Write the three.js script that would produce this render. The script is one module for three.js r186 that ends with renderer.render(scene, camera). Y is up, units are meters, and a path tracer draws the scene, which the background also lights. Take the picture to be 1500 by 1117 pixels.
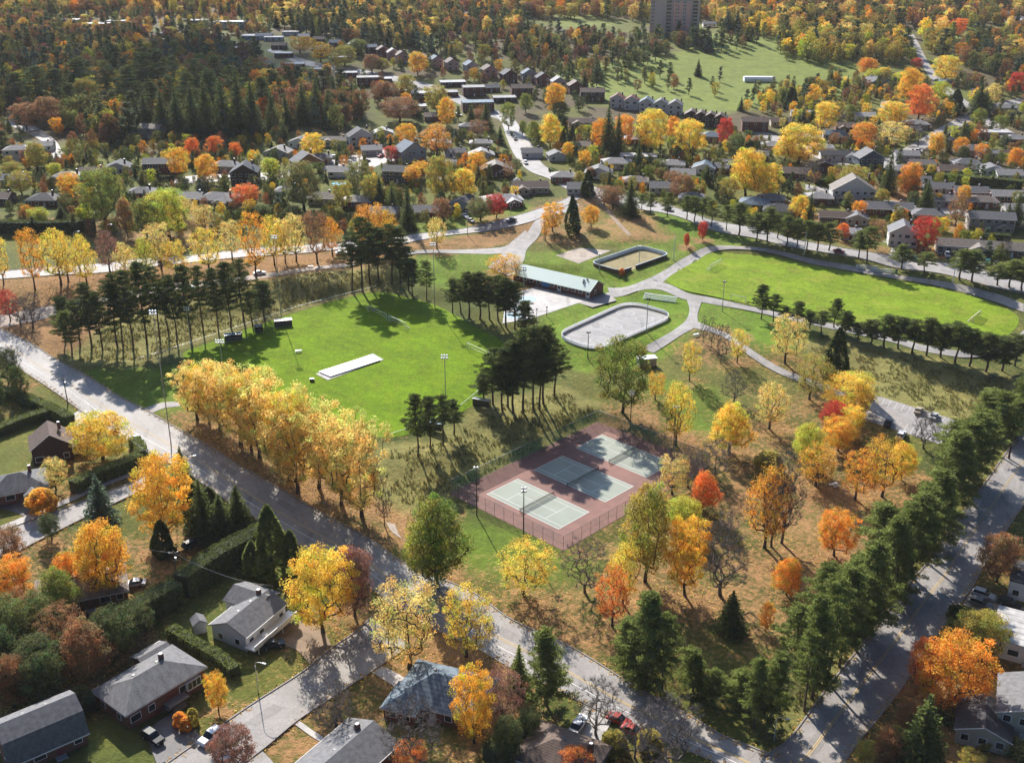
import * as THREE from 'three';
import { Sky } from 'three/addons/objects/Sky.js';
import { mergeGeometries } from 'three/addons/utils/BufferGeometryUtils.js';
import { RoundedBoxGeometry } from 'three/addons/geometries/RoundedBoxGeometry.js';

// ------------------------------------------------------------------ camera, sky, sun, exposure
const scene = new THREE.Scene();
const F = 1600, PITCH = 23.44 * Math.PI / 180, EYE = 133;               // drone camera, 133 m above the tennis courts
const camera = new THREE.PerspectiveCamera(2 * Math.atan(558.5 / F) * 180 / Math.PI, 1024 / 762, 1, 6000);
camera.position.set(0, EYE, 0);
camera.rotation.set(-PITCH, 0, 0);
scene.add(camera);

const sunDir = new THREE.Vector3(-0.30 * 0.866, 0.5, -0.954 * 0.866).normalize();   // low autumn sun behind the scene, a little to one side
const sky = new Sky();
sky.scale.setScalar(5000);
Object.assign(sky.material.uniforms.sunPosition, { value: sunDir.clone() });
sky.material.uniforms.turbidity.value = 7;
sky.material.uniforms.rayleigh.value = 0.7;
sky.material.uniforms.mieCoefficient.value = 0.004;
sky.material.uniforms.mieDirectionalG.value = 0.75;
sky.name = 'sky';
sky.userData = { kind: 'structure' };
scene.add(sky);
scene.environmentIntensity = 0.165;
const sun = new THREE.DirectionalLight(new THREE.Color(1.0, 0.92, 0.81), 4.7);
sun.position.copy(sunDir).multiplyScalar(1200).add(new THREE.Vector3(0, 0, -400));
sun.target.position.set(0, 0, -400);
sun.castShadow = true;
sun.shadow.radius = 1.2;
Object.assign(sun.shadow.camera, { left: -700, right: 700, top: 700, bottom: -700, near: 1, far: 3000 });
sun.shadow.mapSize.set(4096, 4096);
scene.add(sun, sun.target);
const renderer = new THREE.WebGLRenderer({ antialias: true });
renderer.toneMapping = THREE.LinearToneMapping;
renderer.toneMappingExposure = 2.25;
renderer.shadowMap.enabled = true;
scene.fog = new THREE.FogExp2(new THREE.Color(0.95, 0.94, 0.92), 0.00004);

// ------------------------------------------------------------------ small helpers
function mulberry(a) { return () => { a |= 0; a = a + 0x6D2B79F5 | 0; let t = Math.imul(a ^ a >>> 15, 1 | a); t = t + Math.imul(t ^ t >>> 7, 61 | t) ^ t; return ((t ^ t >>> 14) >>> 0) / 4294967296; }; }
let R = mulberry(7);
const rr = (a, b) => a + (b - a) * R();
const clamp = (x, a, b) => Math.min(b, Math.max(a, x)), lerp = (a, b, t) => a + (b - a) * t;
const sstep = (a, b, x) => { const t = clamp((x - a) / (b - a), 0, 1); return t * t * (3 - 2 * t); };
const lat = new Float32Array(65536); { const q = mulberry(99); for (let i = 0; i < 65536; i++) lat[i] = q(); }
function vnoise(x, y) {
  const xi = Math.floor(x), yi = Math.floor(y), fx = x - xi, fy = y - yi, u = fx * fx * (3 - 2 * fx), v = fy * fy * (3 - 2 * fy);
  const a = lat[((xi & 255) << 8) | (yi & 255)], b = lat[(((xi + 1) & 255) << 8) | (yi & 255)], c = lat[((xi & 255) << 8) | ((yi + 1) & 255)], d = lat[(((xi + 1) & 255) << 8) | ((yi + 1) & 255)];
  return a + (b - a) * u + (c - a) * v + (a - b - c + d) * u * v;
}
const fbm = (x, y, o = 4) => { let s = 0, a = 0.5, n = 0; for (let i = 0; i < o; i++) { s += a * vnoise(x, y); n += a; x = x * 2.03 + 17.3; y = y * 2.03 + 5.1; a *= 0.5; } return s / n; };
const taken = new Map();
function numbered(name) { const n = taken.get(name) ?? 0; taken.set(name, n + 1); return n ? name + '_' + String(n).padStart(3, '0') : name; }
function shade(o) { o.castShadow = o.receiveShadow = true; return o; }
function thing(name, label, category, p, turn = 0, group) {
  const o = new THREE.Group(); o.name = numbered(name);
  o.position.copy(p); o.rotation.y = turn; o.userData = { label, category };
  if (group) o.userData.group = group;
  scene.add(o); return o;
}
function part(name, geo, mat, parent) { const m = shade(new THREE.Mesh(geo, mat)); m.name = name; parent.add(m); return m; }
function tag(o, label, category, group) { o.userData = { label, category }; if (group) o.userData.group = group; return o; }
function structure(name, geo, mat) { const m = shade(new THREE.Mesh(geo, mat)); m.name = numbered(name); m.userData = { kind: 'structure' }; scene.add(m); return m; }
function dup(root, p, turn, label, group) {
  const r = root.clone(); r.name = numbered(root.name.replace(/_\d{3}$/, '')); scene.add(r); r.position.copy(p); r.rotation.y = turn;
  r.userData = { ...root.userData }; if (label) r.userData.label = label; if (group) r.userData.group = group;
  return r;
}
const V = (x, y, z) => new THREE.Vector3(x, y, z);
function bx(w, h, d, x = 0, y = 0, z = 0, ry = 0) { const g = new THREE.BoxGeometry(w, h, d); if (ry) g.rotateY(ry); g.translate(x, y, z); return g; }
function cyl(r0, r1, h, x = 0, y = 0, z = 0, n = 8) { const g = new THREE.CylinderGeometry(r1, r0, h, n); g.translate(x, y + h / 2, z); return g; }
function bar(a, b, r, n = 6, r2 = r) { const d = b.clone().sub(a), L = d.length(), g = new THREE.CylinderGeometry(r2, r, L, n); g.translate(0, L / 2, 0); g.applyQuaternion(new THREE.Quaternion().setFromUnitVectors(V(0, 1, 0), d.normalize())); g.translate(a.x, a.y, a.z); return g; }
const merge = (list) => mergeGeometries(list.map((g) => { const q = g.index ? g.toNonIndexed() : g; for (const k of Object.keys(q.attributes)) if (!['position', 'normal', 'uv'].includes(k)) q.deleteAttribute(k); return q; }));
const col = (r, g, b) => new THREE.Color().setRGB(r, g, b);
const std = (c, roughness = 0.85, extra = {}) => new THREE.MeshStandardMaterial({ color: Array.isArray(c) ? col(...c) : c, roughness, ...extra });
const matt = (c, roughness = 0.95, extra = {}) => new THREE.MeshPhysicalMaterial({ color: Array.isArray(c) ? col(...c) : c, roughness, specularIntensity: 0.12, ...extra });

// a tiling DataTexture whose value is f(u, v) in 0..1 per channel (linear albedo multipliers are stored as sRGB bytes)
function tex(n, f, srgb = true, rep = 1) {
  const d = new Uint8Array(n * n * 4);
  for (let y = 0; y < n; y++) for (let x = 0; x < n; x++) { const c = f(x / n, y / n, x, y); for (let k = 0; k < 3; k++) d[(y * n + x) * 4 + k] = clamp(Math.round(c[k] * 255), 0, 255); d[(y * n + x) * 4 + 3] = 255; }
  const t = new THREE.DataTexture(d, n, n); t.wrapS = t.wrapT = THREE.RepeatWrapping; t.magFilter = THREE.LinearFilter; t.minFilter = THREE.LinearMipmapLinearFilter; t.generateMipmaps = true;
  if (srgb) t.colorSpace = THREE.SRGBColorSpace; t.repeat.set(rep, rep); t.needsUpdate = true; return t;
}
// noise that tiles over the unit square
const tnoise = (u, v, k, seed = 0) => { const q = (a, b) => vnoise(((a % k) + k) % k + seed, ((b % k) + k) % k + seed * 3); const x = u * k, y = v * k, xi = Math.floor(x), yi = Math.floor(y), fx = x - xi, fy = y - yi, s = fx * fx * (3 - 2 * fx), t = fy * fy * (3 - 2 * fy); return lerp(lerp(q(xi, yi), q(xi + 1, yi), s), lerp(q(xi, yi + 1), q(xi + 1, yi + 1), s), t); };
// ------------------------------------------------------------------ terrain: photo pixels give directions, the ground gives distances
const cp = Math.cos(PITCH), sp = Math.sin(PITCH);
function ray(px, py) { const x = (px - 750) / F, y = -(py - 558.5) / F; return [x, y * cp - sp, -(cp + y * sp)]; }
function plane(px, py, h) { const d = ray(px, py), t = (h - EYE) / d[1]; return [d[0] * t, d[2] * t]; }
const controls = [
  [0, 487, 5], [100, 545, 4.3], [250, 640, 2.6], [420, 740, 1], [600, 850, 0], [800, 960, -0.5], [1000, 1060, -1], [1150, 1090, -1],
  [1300, 950, -0.5], [1400, 790, 0], [1490, 650, 1], [1490, 900, 0], [1400, 1050, -1],
  [50, 700, 4], [0, 900, 3], [200, 900, 2], [300, 1050, 1], [100, 1080, 2], [500, 1050, 0], [700, 1050, -0.5], [850, 1110, -1], [600, 1110, 0],
  [230, 590, 3.2], [300, 620, 3], [450, 690, 2.2], [540, 720, 1.2], [600, 745, 0.3], [650, 735, 0], [565, 665, 3.4], [640, 655, 3.2], [760, 600, 3], [700, 690, 0], [800, 650, 0],
  [820, 570, 3.6], [870, 590, 2.2], [960, 600, 1.2], [1000, 560, 3], [1100, 580, 2.6], [1100, 650, 1], [1200, 720, 0.4], [1000, 830, 0], [1100, 950, -0.3], [900, 900, 0], [740, 850, 0],
  [1200, 490, 5.6], [1350, 522, 5.6], [1450, 540, 4.6], [1250, 560, 2.6], [1400, 590, 2.4], [1080, 480, 5],
  [100, 535, 4], [200, 535, 3.5], [330, 485, 3.5], [450, 450, 3.6], [560, 425, 3.8], [150, 470, 6.6], [250, 440, 7.6], [350, 418, 8], [470, 404, 8], [560, 392, 7.4], [650, 420, 5.6], [640, 385, 7],
  [0, 400, 8.6], [300, 378, 9], [600, 355, 9], [780, 315, 9.3], [880, 330, 8], [940, 395, 6], [700, 375, 7.6], [800, 370, 7],
  [1100, 335, 9], [1250, 372, 8.6], [1400, 395, 8.2], [1480, 412, 8], [1000, 310, 9], [1080, 350, 7], [1300, 400, 6.6],
  [0, 300, 10], [300, 300, 10], [600, 290, 10], [900, 270, 10], [1200, 290, 10], [1480, 300, 10], [0, 250, 10.2], [700, 240, 10.2], [1450, 250, 10.2], [1480, 350, 9],
].map(([px, py, h]) => { const [x, z] = plane(px, py, h); return [x, z, h]; });
for (const x of [-500, -300, 300, 500]) for (const z of [-60, -160, -260, -360, -460]) if (Math.abs(x) > 250 + z * -0.1) controls.push([x, z, z > -300 ? 1 : lerp(1, 9, clamp((-z - 300) / 160, 0, 1))]);
const ramp = [[0, 0], [500, 0], [674, 3], [807, 8], [951, 19], [1239, 32], [1500, 42], [2100, 60], [3000, 90]];
function rise(D) { for (let i = 1; i < ramp.length; i++) if (D < ramp[i][0]) { const [a, ha] = ramp[i - 1], [b, hb] = ramp[i]; return lerp(ha, hb, (D - a) / (b - a)); } return 90; }
function base(x, z) {
  let s = 0, w = 0;
  for (const c of controls) { const dx = x - c[0], dz = z - c[1], d = dx * dx + dz * dz + 60, k = 1 / (d * d); s += k * c[2]; w += k; }
  return lerp(s / w, 10, sstep(480, 600, -z)) + rise(-z);
}
const GX0 = -1400, GZ0 = -2200, GS = 4, GNX = 701, GNZ = 571, grid = new Float32Array(GNX * GNZ);
for (let j = 0; j < GNZ; j++) for (let i = 0; i < GNX; i++) grid[j * GNX + i] = base(GX0 + i * GS, GZ0 + j * GS);
const pads = [];
function pad(h, pixels, margin = 6) {
  const p = pixels.map(([px, py]) => plane(px, py, h)), xs = p.map((q) => q[0]), zs = p.map((q) => q[1]);
  pads.push({ h, p, margin, x0: Math.min(...xs) - margin, x1: Math.max(...xs) + margin, z0: Math.min(...zs) - margin, z1: Math.max(...zs) + margin });
  return p;
}
function inside(p, x, z) { let c = false; for (let i = 0, j = p.length - 1; i < p.length; j = i++) if ((p[i][1] > z) !== (p[j][1] > z) && x < (p[j][0] - p[i][0]) * (z - p[i][1]) / (p[j][1] - p[i][1]) + p[i][0]) c = !c; return c; }
function outsideBy(p, x, z) {
  if (inside(p, x, z)) return 0;
  let best = 1e9;
  for (let i = 0, j = p.length - 1; i < p.length; j = i++) { const ax = p[j][0], az = p[j][1], bx_ = p[i][0] - ax, bz = p[i][1] - az, t = clamp(((x - ax) * bx_ + (z - az) * bz) / (bx_ * bx_ + bz * bz), 0, 1); best = Math.min(best, Math.hypot(x - ax - bx_ * t, z - az - bz * t)); }
  return best;
}
function H(x, z) {
  const fx = clamp((x - GX0) / GS, 0, GNX - 1.001), fz = clamp((z - GZ0) / GS, 0, GNZ - 1.001), i = Math.floor(fx), j = Math.floor(fz), u = fx - i, v = fz - j, o = j * GNX + i;
  let h = lerp(lerp(grid[o], grid[o + 1], u), lerp(grid[o + GNX], grid[o + GNX + 1], u), v);
  for (const q of pads) if (x > q.x0 && x < q.x1 && z > q.z0 && z < q.z1) { const d = outsideBy(q.p, x, z); if (d < q.margin) h = lerp(q.h, h, sstep(0, q.margin, d)); }
  return h;
}
// where the ray through a pixel of the photograph meets the ground (or a level `up` metres above it)
function G(px, py, up = 0) {
  const d = ray(px, py), n = Math.hypot(d[0], d[2]);
  let t0 = 80 / n, t1 = t0;
  const f = (t) => EYE + d[1] * t - H(d[0] * t, d[2] * t) - up;
  while (t1 * n < 2300 && f(t1) > 0) { t0 = t1; t1 += 6 / n; }
  for (let i = 0; i < 14; i++) { const m = (t0 + t1) / 2; if (f(m) > 0) t0 = m; else t1 = m; }
  const x = d[0] * t1, z = d[2] * t1;
  return V(x, H(x, z) + up, z);
}
const depthOf = (p) => (p.y - EYE) * -sp + -p.z * cp;                   // metres along the viewing axis
const metresPerPixel = (p) => depthOf(p) / F;
// height of something that stands at p and whose top shows at row py of the photograph
function tall(p, px, py) { const d = ray(px, py), t = Math.hypot(p.x, p.z) / Math.hypot(d[0], d[2]); return EYE + d[1] * t - p.y; }

const CA = 44.17 * Math.PI / 180;
const court = (l, w) => [-6.2 + l * Math.cos(CA) + w * Math.sin(CA), -236.6 + l * Math.sin(CA) - w * Math.cos(CA)];
const COURTS = [court(-7.2, -6.2), court(30.8, -6.2), court(30.8, 51.2), court(-7.2, 51.2)];
pads.push({ h: 0, p: COURTS, margin: 6, x0: Math.min(...COURTS.map((q) => q[0])) - 6, x1: Math.max(...COURTS.map((q) => q[0])) + 6, z0: Math.min(...COURTS.map((q) => q[1])) - 6, z1: Math.max(...COURTS.map((q) => q[1])) + 6 });
const FIELD = pad(3.5, [[262, 520], [330, 492], [440, 455], [548, 426], [640, 446], [745, 508], [722, 570], [666, 620], [566, 644], [450, 600], [330, 560]], 8);
const PLAZA = pad(5, [[745, 400], [905, 408], [905, 430], [880, 445], [790, 470], [735, 470]], 8);
const RINK = pad(4.6, [[806, 490], [905, 435], [998, 455], [1000, 470], [870, 515], [812, 500]], 8);
const SOCCER = pad(6, [[985, 392], [1040, 370], [1140, 376], [1300, 405], [1440, 434], [1497, 462], [1485, 498], [1430, 512], [1250, 478], [1100, 447], [1000, 415]], 8);
const OLDRINK = pad(6.6, [[862, 385], [930, 358], [985, 368], [980, 380], [920, 400], [870, 394]], 8);
const LOT = pad(2.2, [[1283, 578], [1404, 616], [1378, 652], [1262, 614]], 6);
const SAND = pad(7, [[814, 374], [848, 363], [895, 367], [848, 386]], 5);
// ------------------------------------------------------------------ the ground sheet: lawn, leaf litter, rough grass, yards, golf course
const px2 = (list) => list.map(([a, b]) => { const g = G(a, b); return [g.x, g.z]; });
const zones = [   // [kind, soft edge in metres, strength, polygon in photo pixels]
  ['litter', 9, 0.3, [[880, 790], [960, 740], [1060, 690], [1190, 690], [1290, 720], [1240, 800], [1190, 870], [1130, 930], [1080, 1000], [1000, 960], [940, 930], [880, 960], [800, 920], [730, 890], [700, 855], [790, 830]]],
  ['litter', 7, 0.6, [[262, 610], [340, 640], [440, 690], [530, 735], [600, 750], [640, 760], [610, 800], [560, 800], [480, 757], [400, 708], [300, 650]]],
  ['litter', 10, 0.8, [[0, 415], [200, 398], [420, 378], [500, 372], [520, 400], [380, 420], [250, 445], [140, 480], [70, 515], [0, 480]]],
  ['litter', 8, 0.5, [[770, 330], [800, 300], [860, 290], [930, 310], [960, 345], [900, 350], [870, 345], [830, 360], [790, 352]]],
  ['litter', 8, 0.32, [[1010, 500], [1060, 490], [1120, 540], [1200, 580], [1260, 620], [1270, 660], [1180, 640], [1120, 640], [1070, 600], [1030, 570]]],
  ['litter', 5, 0.7, [[560, 370], [650, 350], [760, 330], [785, 320], [770, 345], [700, 362], [600, 368]]],
  ['litter', 5, 0.6, [[480, 372], [600, 360], [600, 368], [480, 384]]],
  ['litter', 6, 0.6, [[1160, 300], [1300, 330], [1250, 360], [1160, 340]]], ['litter', 5, 0.7, [[1290, 270], [1360, 280], [1350, 300], [1285, 290]]],
  ['litter', 6, 0.65, [[560, 940], [640, 930], [760, 980], [740, 1040], [560, 1000]]], ['litter', 6, 0.5, [[380, 1090], [520, 1010], [580, 1060], [480, 1117], [390, 1117]]],
  ['litter', 8, 0.45, [[1280, 1117], [1330, 1030], [1420, 1000], [1500, 1060], [1500, 1117]]],
  ['lush', 7, 0.9, [[800, 470], [860, 440], [880, 415], [940, 410], [1000, 425], [1010, 450], [1000, 500], [930, 530], [860, 540], [815, 530]]],
  ['lush', 9, 0.75, [[590, 372], [720, 374], [790, 372], [850, 372], [870, 395], [990, 385], [1000, 395], [930, 415], [900, 412], [760, 385], [660, 420], [610, 400]]],
  ['lush', 8, 0.85, [[1030, 442], [1110, 460], [1180, 490], [1190, 520], [1120, 510], [1060, 480], [1030, 475]]],
  ['lush', 7, 0.6, [[960, 560], [1040, 570], [1090, 620], [1040, 640], [990, 620]]],
  ['lush', 8, 0.6, [[690, 770], [830, 815], [860, 830], [780, 850], [700, 830]]], ['lush', 6, 0.7, [[140, 545], [260, 540], [280, 600], [225, 600], [150, 565]]],
  ['lush', 6, 0.7, [[870, 300], [960, 310], [1100, 350], [1000, 380], [880, 350]]], ['lush', 7, 0.4, [[1180, 730], [1240, 740], [1200, 820], [1150, 800]]],
  ['lush', 5, 0.7, [[610, 330], [770, 300], [790, 316], [640, 352]]],
  ['rough', 8, 1.0, [[1180, 505], [1260, 508], [1400, 540], [1480, 555], [1480, 590], [1420, 618], [1360, 600], [1284, 575], [1230, 545]]],
  ['rough', 7, 1.0, [[570, 660], [640, 650], [700, 615], [740, 590], [830, 575], [870, 600], [810, 640], [740, 680], [670, 715], [600, 740], [560, 720]]],
  ['rough', 7, 0.9, [[110, 530], [170, 470], [300, 435], [420, 408], [560, 392], [560, 418], [440, 450], [320, 485], [220, 525]]],
  ['rough', 8, 0.6, [[1180, 1100], [1130, 1060], [1190, 980], [1300, 840], [1400, 720], [1490, 610], [1498, 640], [1400, 770], [1290, 915], [1180, 1060]]],
  ['golf', 16, 1.0, [[820, 112], [880, 95], [960, 86], [1040, 70], [1150, 68], [1260, 98], [1240, 140], [1120, 150], [1040, 165], [940, 152], [840, 135]]],
  ['golf', 16, 0.9, [[1000, 62], [1050, 50], [1130, 55], [1160, 80], [1080, 90], [1010, 85]]], ['golf', 20, 0.9, [[1370, 44], [1430, 38], [1450, 60], [1390, 66]]], ['golf', 14, 0.9, [[1050, 32], [1120, 30], [1110, 46], [1060, 46]]],
  ['golf', 12, 0.8, [[620, 40], [650, 45], [645, 70], [620, 66]]], ['golf', 14, 0.8, [[820, 20], [880, 18], [900, 36], [830, 40]]],
].map(([k, e, s, p]) => ({ k, e, s, p: px2(p) }));
for (const z of zones) { const xs = z.p.map((q) => q[0]), zs = z.p.map((q) => q[1]); Object.assign(z, { x0: Math.min(...xs) - z.e, x1: Math.max(...xs) + z.e, z0: Math.min(...zs) - z.e, z1: Math.max(...zs) + z.e }); }
const GROUND = { lawn: [0.105, 0.112, 0.024], lush: [0.115, 0.185, 0.016], litter: [0.25, 0.142, 0.062], rough: [0.20, 0.185, 0.06], golf: [0.155, 0.185, 0.04], earth: [0.10, 0.075, 0.045], yard: [0.055, 0.075, 0.02] };
function groundTexture(x0, z0, x1, z1, W, Hh, outer) {
  const CS = outer ? 8 : 2.5, cw = Math.ceil((x1 - x0) / CS) + 1, ch = Math.ceil((z1 - z0) / CS) + 1, kinds = ['lush', 'litter', 'rough', 'golf'], m = kinds.map(() => new Float32Array(cw * ch));
  for (let j = 0; j < ch; j++) for (let i = 0; i < cw; i++) {
    const x = x0 + i * CS, z = z0 + j * CS;
    for (const q of zones) if (x > q.x0 && x < q.x1 && z > q.z0 && z < q.z1) { const d = outsideBy(q.p, x, z), k = kinds.indexOf(q.k), w = q.s * (1 - sstep(0, q.e, d)); if (w > m[k][j * cw + i]) m[k][j * cw + i] = w; }
  }
  const at = (a, x, z) => { const fx = clamp((x - x0) / CS, 0, cw - 1.001), fz = clamp((z - z0) / CS, 0, ch - 1.001), i = fx | 0, j = fz | 0, u = fx - i, v = fz - j, o = j * cw + i; return lerp(lerp(a[o], a[o + 1], u), lerp(a[o + cw], a[o + cw + 1], u), v); };
  const d = new Uint8Array(W * Hh * 4), toS = new Uint8Array(4096);
  for (let i = 0; i < 4096; i++) { const c = i / 4095; toS[i] = Math.round(255 * (c <= 0.0031308 ? c * 12.92 : 1.055 * Math.pow(c, 1 / 2.4) - 0.055)); }
  const c = [0, 0, 0];
  for (let j = 0; j < Hh; j++) for (let i = 0; i < W; i++) {
    const x = x0 + (i + 0.5) / W * (x1 - x0), z = z0 + (j + 0.5) / Hh * (z1 - z0);
    const big = fbm(x * 0.03 + 40, z * 0.03 + 9, 3), mid = vnoise(x * 0.23 + 3, z * 0.23 + 70), fine = vnoise(x * 1.3 + 11, z * 1.3), grain = vnoise(x * 3.7, z * 3.7 + 31);
    let L = GROUND.lawn; const y = sstep(0.35, 0.65, big);
    for (let k = 0; k < 3; k++) c[k] = lerp(L[k], outer ? GROUND.earth[k] : GROUND.yard[k], y * (outer ? 0.9 : 0.6));
    for (let q = 0; q < 4; q++) {
      const w0 = at(m[q], x, z); if (w0 <= 0.003) continue;
      const n = q === 1 ? (fine * 0.45 + grain * 0.35 + mid * 0.3) : (mid * 0.6 + fine * 0.4), w = q === 1 ? sstep(0.52 - 0.42 * w0, 1.06 - 0.5 * w0, n + w0 * 0.22 + (big - 0.5) * 0.7) : clamp(w0 * 1.25 - (1 - n) * 0.35, 0, 1), g = GROUND[kinds[q]];
      for (let k = 0; k < 3; k++) c[k] = lerp(c[k], g[k], w);
    }
    const leaf = !outer && grain > 0.76 && vnoise(x * 0.06, z * 0.06 + 4) > 0.36;          // single fallen leaves in the grass
    const s = 0.62 + 0.3 * mid + 0.28 * fine + 0.26 * grain, o = (j * W + i) * 4;
    for (let k = 0; k < 3; k++) d[o + k] = toS[clamp(Math.round((leaf ? lerp(c[k], (fine > 0.55 ? [0.34, 0.22, 0.07] : [0.20, 0.12, 0.05])[k], 0.55) : c[k]) * s * 4095), 0, 4095)];
    d[o + 3] = 255;
  }
  const t = new THREE.DataTexture(d, W, Hh); t.magFilter = THREE.LinearFilter; t.colorSpace = THREE.SRGBColorSpace; t.needsUpdate = true; return t;
}
const NX0 = -256, NX1 = 256, NZ0 = -560, NZ1 = -112;
const bumpTex = tex(256, (u, v) => { const n = tnoise(u, v, 16) * 0.35 + tnoise(u, v, 48, 3) * 0.4 + tnoise(u, v, 100, 7) * 0.25; return [n, n, n]; }, false);
const nearBump = bumpTex.clone(); nearBump.repeat.set(512 / 14, 448 / 14); nearBump.needsUpdate = true;
const nearGround = matt(0xffffff, 0.95, { bumpMap: nearBump, bumpScale: 0.18 });
const farGround = matt(0xffffff, 0.95, { map: groundTexture(-1400, -2200, 1400, -20, 1400, 1090, true) });
{
  const axis = (lo, a, b, hi, step, big) => { const o = []; for (let v = lo; v < a - 1e-6; v += big) o.push(v); for (let v = a; v < b - 1e-6; v += step) o.push(v); for (let v = b; v <= hi + 1e-6; v += big) o.push(v); return o; };
  const xs = axis(-1396, NX0, NX1, 1396, 2, 12), zs = axis(-2180, NZ0, NZ1, -28, 2, 12), nx = xs.length, nz = zs.length;
  const pos = new Float32Array(nx * nz * 3), uv = new Float32Array(nx * nz * 2), uv1 = new Float32Array(nx * nz * 2), near = [], far = [];
  for (let j = 0; j < nz; j++) for (let i = 0; i < nx; i++) {
    const o = j * nx + i, x = xs[i], z = zs[j]; pos[o * 3] = x; pos[o * 3 + 1] = H(x, z); pos[o * 3 + 2] = z;
    uv[o * 2] = (x - NX0) / (NX1 - NX0); uv[o * 2 + 1] = (z - NZ0) / (NZ1 - NZ0); uv1[o * 2] = (x + 1400) / 2800; uv1[o * 2 + 1] = (z + 2200) / 2180;
  }
  for (let j = 0; j < nz - 1; j++) for (let i = 0; i < nx - 1; i++) { const a = j * nx + i, x = (xs[i] + xs[i + 1]) / 2, z = (zs[j] + zs[j + 1]) / 2; (x > NX0 && x < NX1 && z > NZ0 && z < NZ1 ? near : far).push(a, a + nx, a + 1, a + 1, a + nx, a + nx + 1); }
  const g = new THREE.BufferGeometry(); g.setAttribute('position', new THREE.BufferAttribute(pos, 3)); g.setAttribute('uv', new THREE.BufferAttribute(uv, 2)); g.setAttribute('uv1', new THREE.BufferAttribute(uv1, 2));
  g.setIndex(new THREE.BufferAttribute(new Uint32Array([...near, ...far].length ? near.concat(far) : []), 1)); g.addGroup(0, near.length, 0); g.addGroup(near.length, far.length, 1); g.computeVertexNormals();
  farGround.map.channel = 1;
  structure('ground', g, [nearGround, farGround]);
}

// ------------------------------------------------------------------ roads, paths and paved areas
const asphaltTex = tex(512, (u, v) => {
  const n = 0.74 + 0.10 * tnoise(u, v, 5) + 0.08 * tnoise(u, v, 23, 4) + 0.14 * tnoise(u, v, 150, 9), cr = Math.abs(tnoise(u, v, 7, 21) - 0.5), cr2 = Math.abs(tnoise(u, v, 11, 33) - 0.5);
  const pt = [[0.12, 0.2, 0.1, 0.28], [0.55, 0.62, 0.14, 0.12], [0.8, 0.1, 0.05, 0.4], [0.33, 0.8, 0.2, 0.07]].some(([a, b, w, h]) => u > a && u < a + w && v > b && v < b + h) ? 0.09 : 0, tar = Math.abs(tnoise(u, v, 5, 60) - 0.5) < 0.006 ? 0.14 : 0;
  const s = n - pt - tar - (cr < 0.008 ? 0.10 : 0) - (cr2 < 0.006 ? 0.08 : 0); return [s, s * 0.985, s * 0.97];
});
const paveTex = asphaltTex.clone(); paveTex.repeat.set(1 / 24, 1 / 24); paveTex.needsUpdate = true;
const M = {
  asphalt: std([0.31, 0.295, 0.285], 0.78, { map: paveTex }), darkAsphalt: std([0.17, 0.165, 0.165], 0.8, { map: paveTex }), path: std([0.33, 0.315, 0.30], 0.85, { map: paveTex }), concrete: std([0.50, 0.485, 0.47], 0.85, { map: paveTex }),
  gravel: std([0.42, 0.36, 0.30], 0.95, { map: paveTex }), kerb: std([0.24, 0.22, 0.20], 0.9), yellow: std([0.50, 0.36, 0.16], 0.8), white: std([0.66, 0.66, 0.65], 0.7), dirt: std([0.30, 0.22, 0.15], 0.95, { map: paveTex }),
};
const Hmax = (x, z) => Math.max(H(x, z), H(x + 1, z), H(x - 1, z), H(x, z + 1), H(x, z - 1));
const curve = (pts) => new THREE.CatmullRomCurve3(pts, false, 'centripetal');
function strip(a, b, n, lift, across = 5) {   // a sheet between two curves, laid on the ground
  const pos = [], uv = [], idx = []; let run = 0, last = null;
  for (let i = 0; i <= n; i++) {
    const p = a[i], q = b[i], mid = p.clone().lerp(q, 0.5); if (last) run += mid.distanceTo(last); last = mid;
    const w = Math.hypot(p.x - q.x, p.z - q.z);
    for (let k = 0; k <= across; k++) { const x = lerp(p.x, q.x, k / across), z = lerp(p.z, q.z, k / across); pos.push(x, Hmax(x, z) + lift, z); uv.push(w * k / across, run); }
    if (i) for (let k = 0; k < across; k++) { const s = (i - 1) * (across + 1) + k, t = s + across + 1; idx.push(s, s + 1, t, s + 1, t + 1, t); }
  }
  const g = new THREE.BufferGeometry(); g.setAttribute('position', new THREE.Float32BufferAttribute(pos, 3)); g.setAttribute('uv', new THREE.Float32BufferAttribute(uv, 2)); g.setIndex(idx); g.computeVertexNormals();
  if (g.attributes.normal.getY(0) < 0) { const ix = g.index.array; for (let i = 0; i < ix.length; i += 3) { const t = ix[i]; ix[i] = ix[i + 1]; ix[i + 1] = t; } g.computeVertexNormals(); }
  return g;
}
const sample = (pixels, n) => curve(pixels.map(([a, b]) => G(a, b))).getSpacedPoints(n);
function kerbGeometry(pts, w, lift, high) {
  const pos = [], idx = [];
  pts.forEach((p, i) => {
    const a = pts[Math.max(0, i - 1)], b = pts[Math.min(pts.length - 1, i + 1)], L = Math.hypot(b.x - a.x, b.z - a.z) || 1, nx = -(b.z - a.z) / L * w / 2, nz = (b.x - a.x) / L * w / 2, h = Hmax(p.x, p.z) + lift;
    pos.push(p.x + nx, h - 0.25, p.z + nz, p.x + nx, h + high, p.z + nz, p.x - nx, h + high, p.z - nz, p.x - nx, h - 0.25, p.z - nz);
    if (i) for (let k = 0; k < 3; k++) { const s = (i - 1) * 4 + k, t = s + 4; idx.push(s, t, s + 1, s + 1, t, t + 1); }
  });
  const g = new THREE.BufferGeometry(); g.setAttribute('position', new THREE.Float32BufferAttribute(pos, 3)); g.setIndex(idx); return g.toNonIndexed();
}
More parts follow.
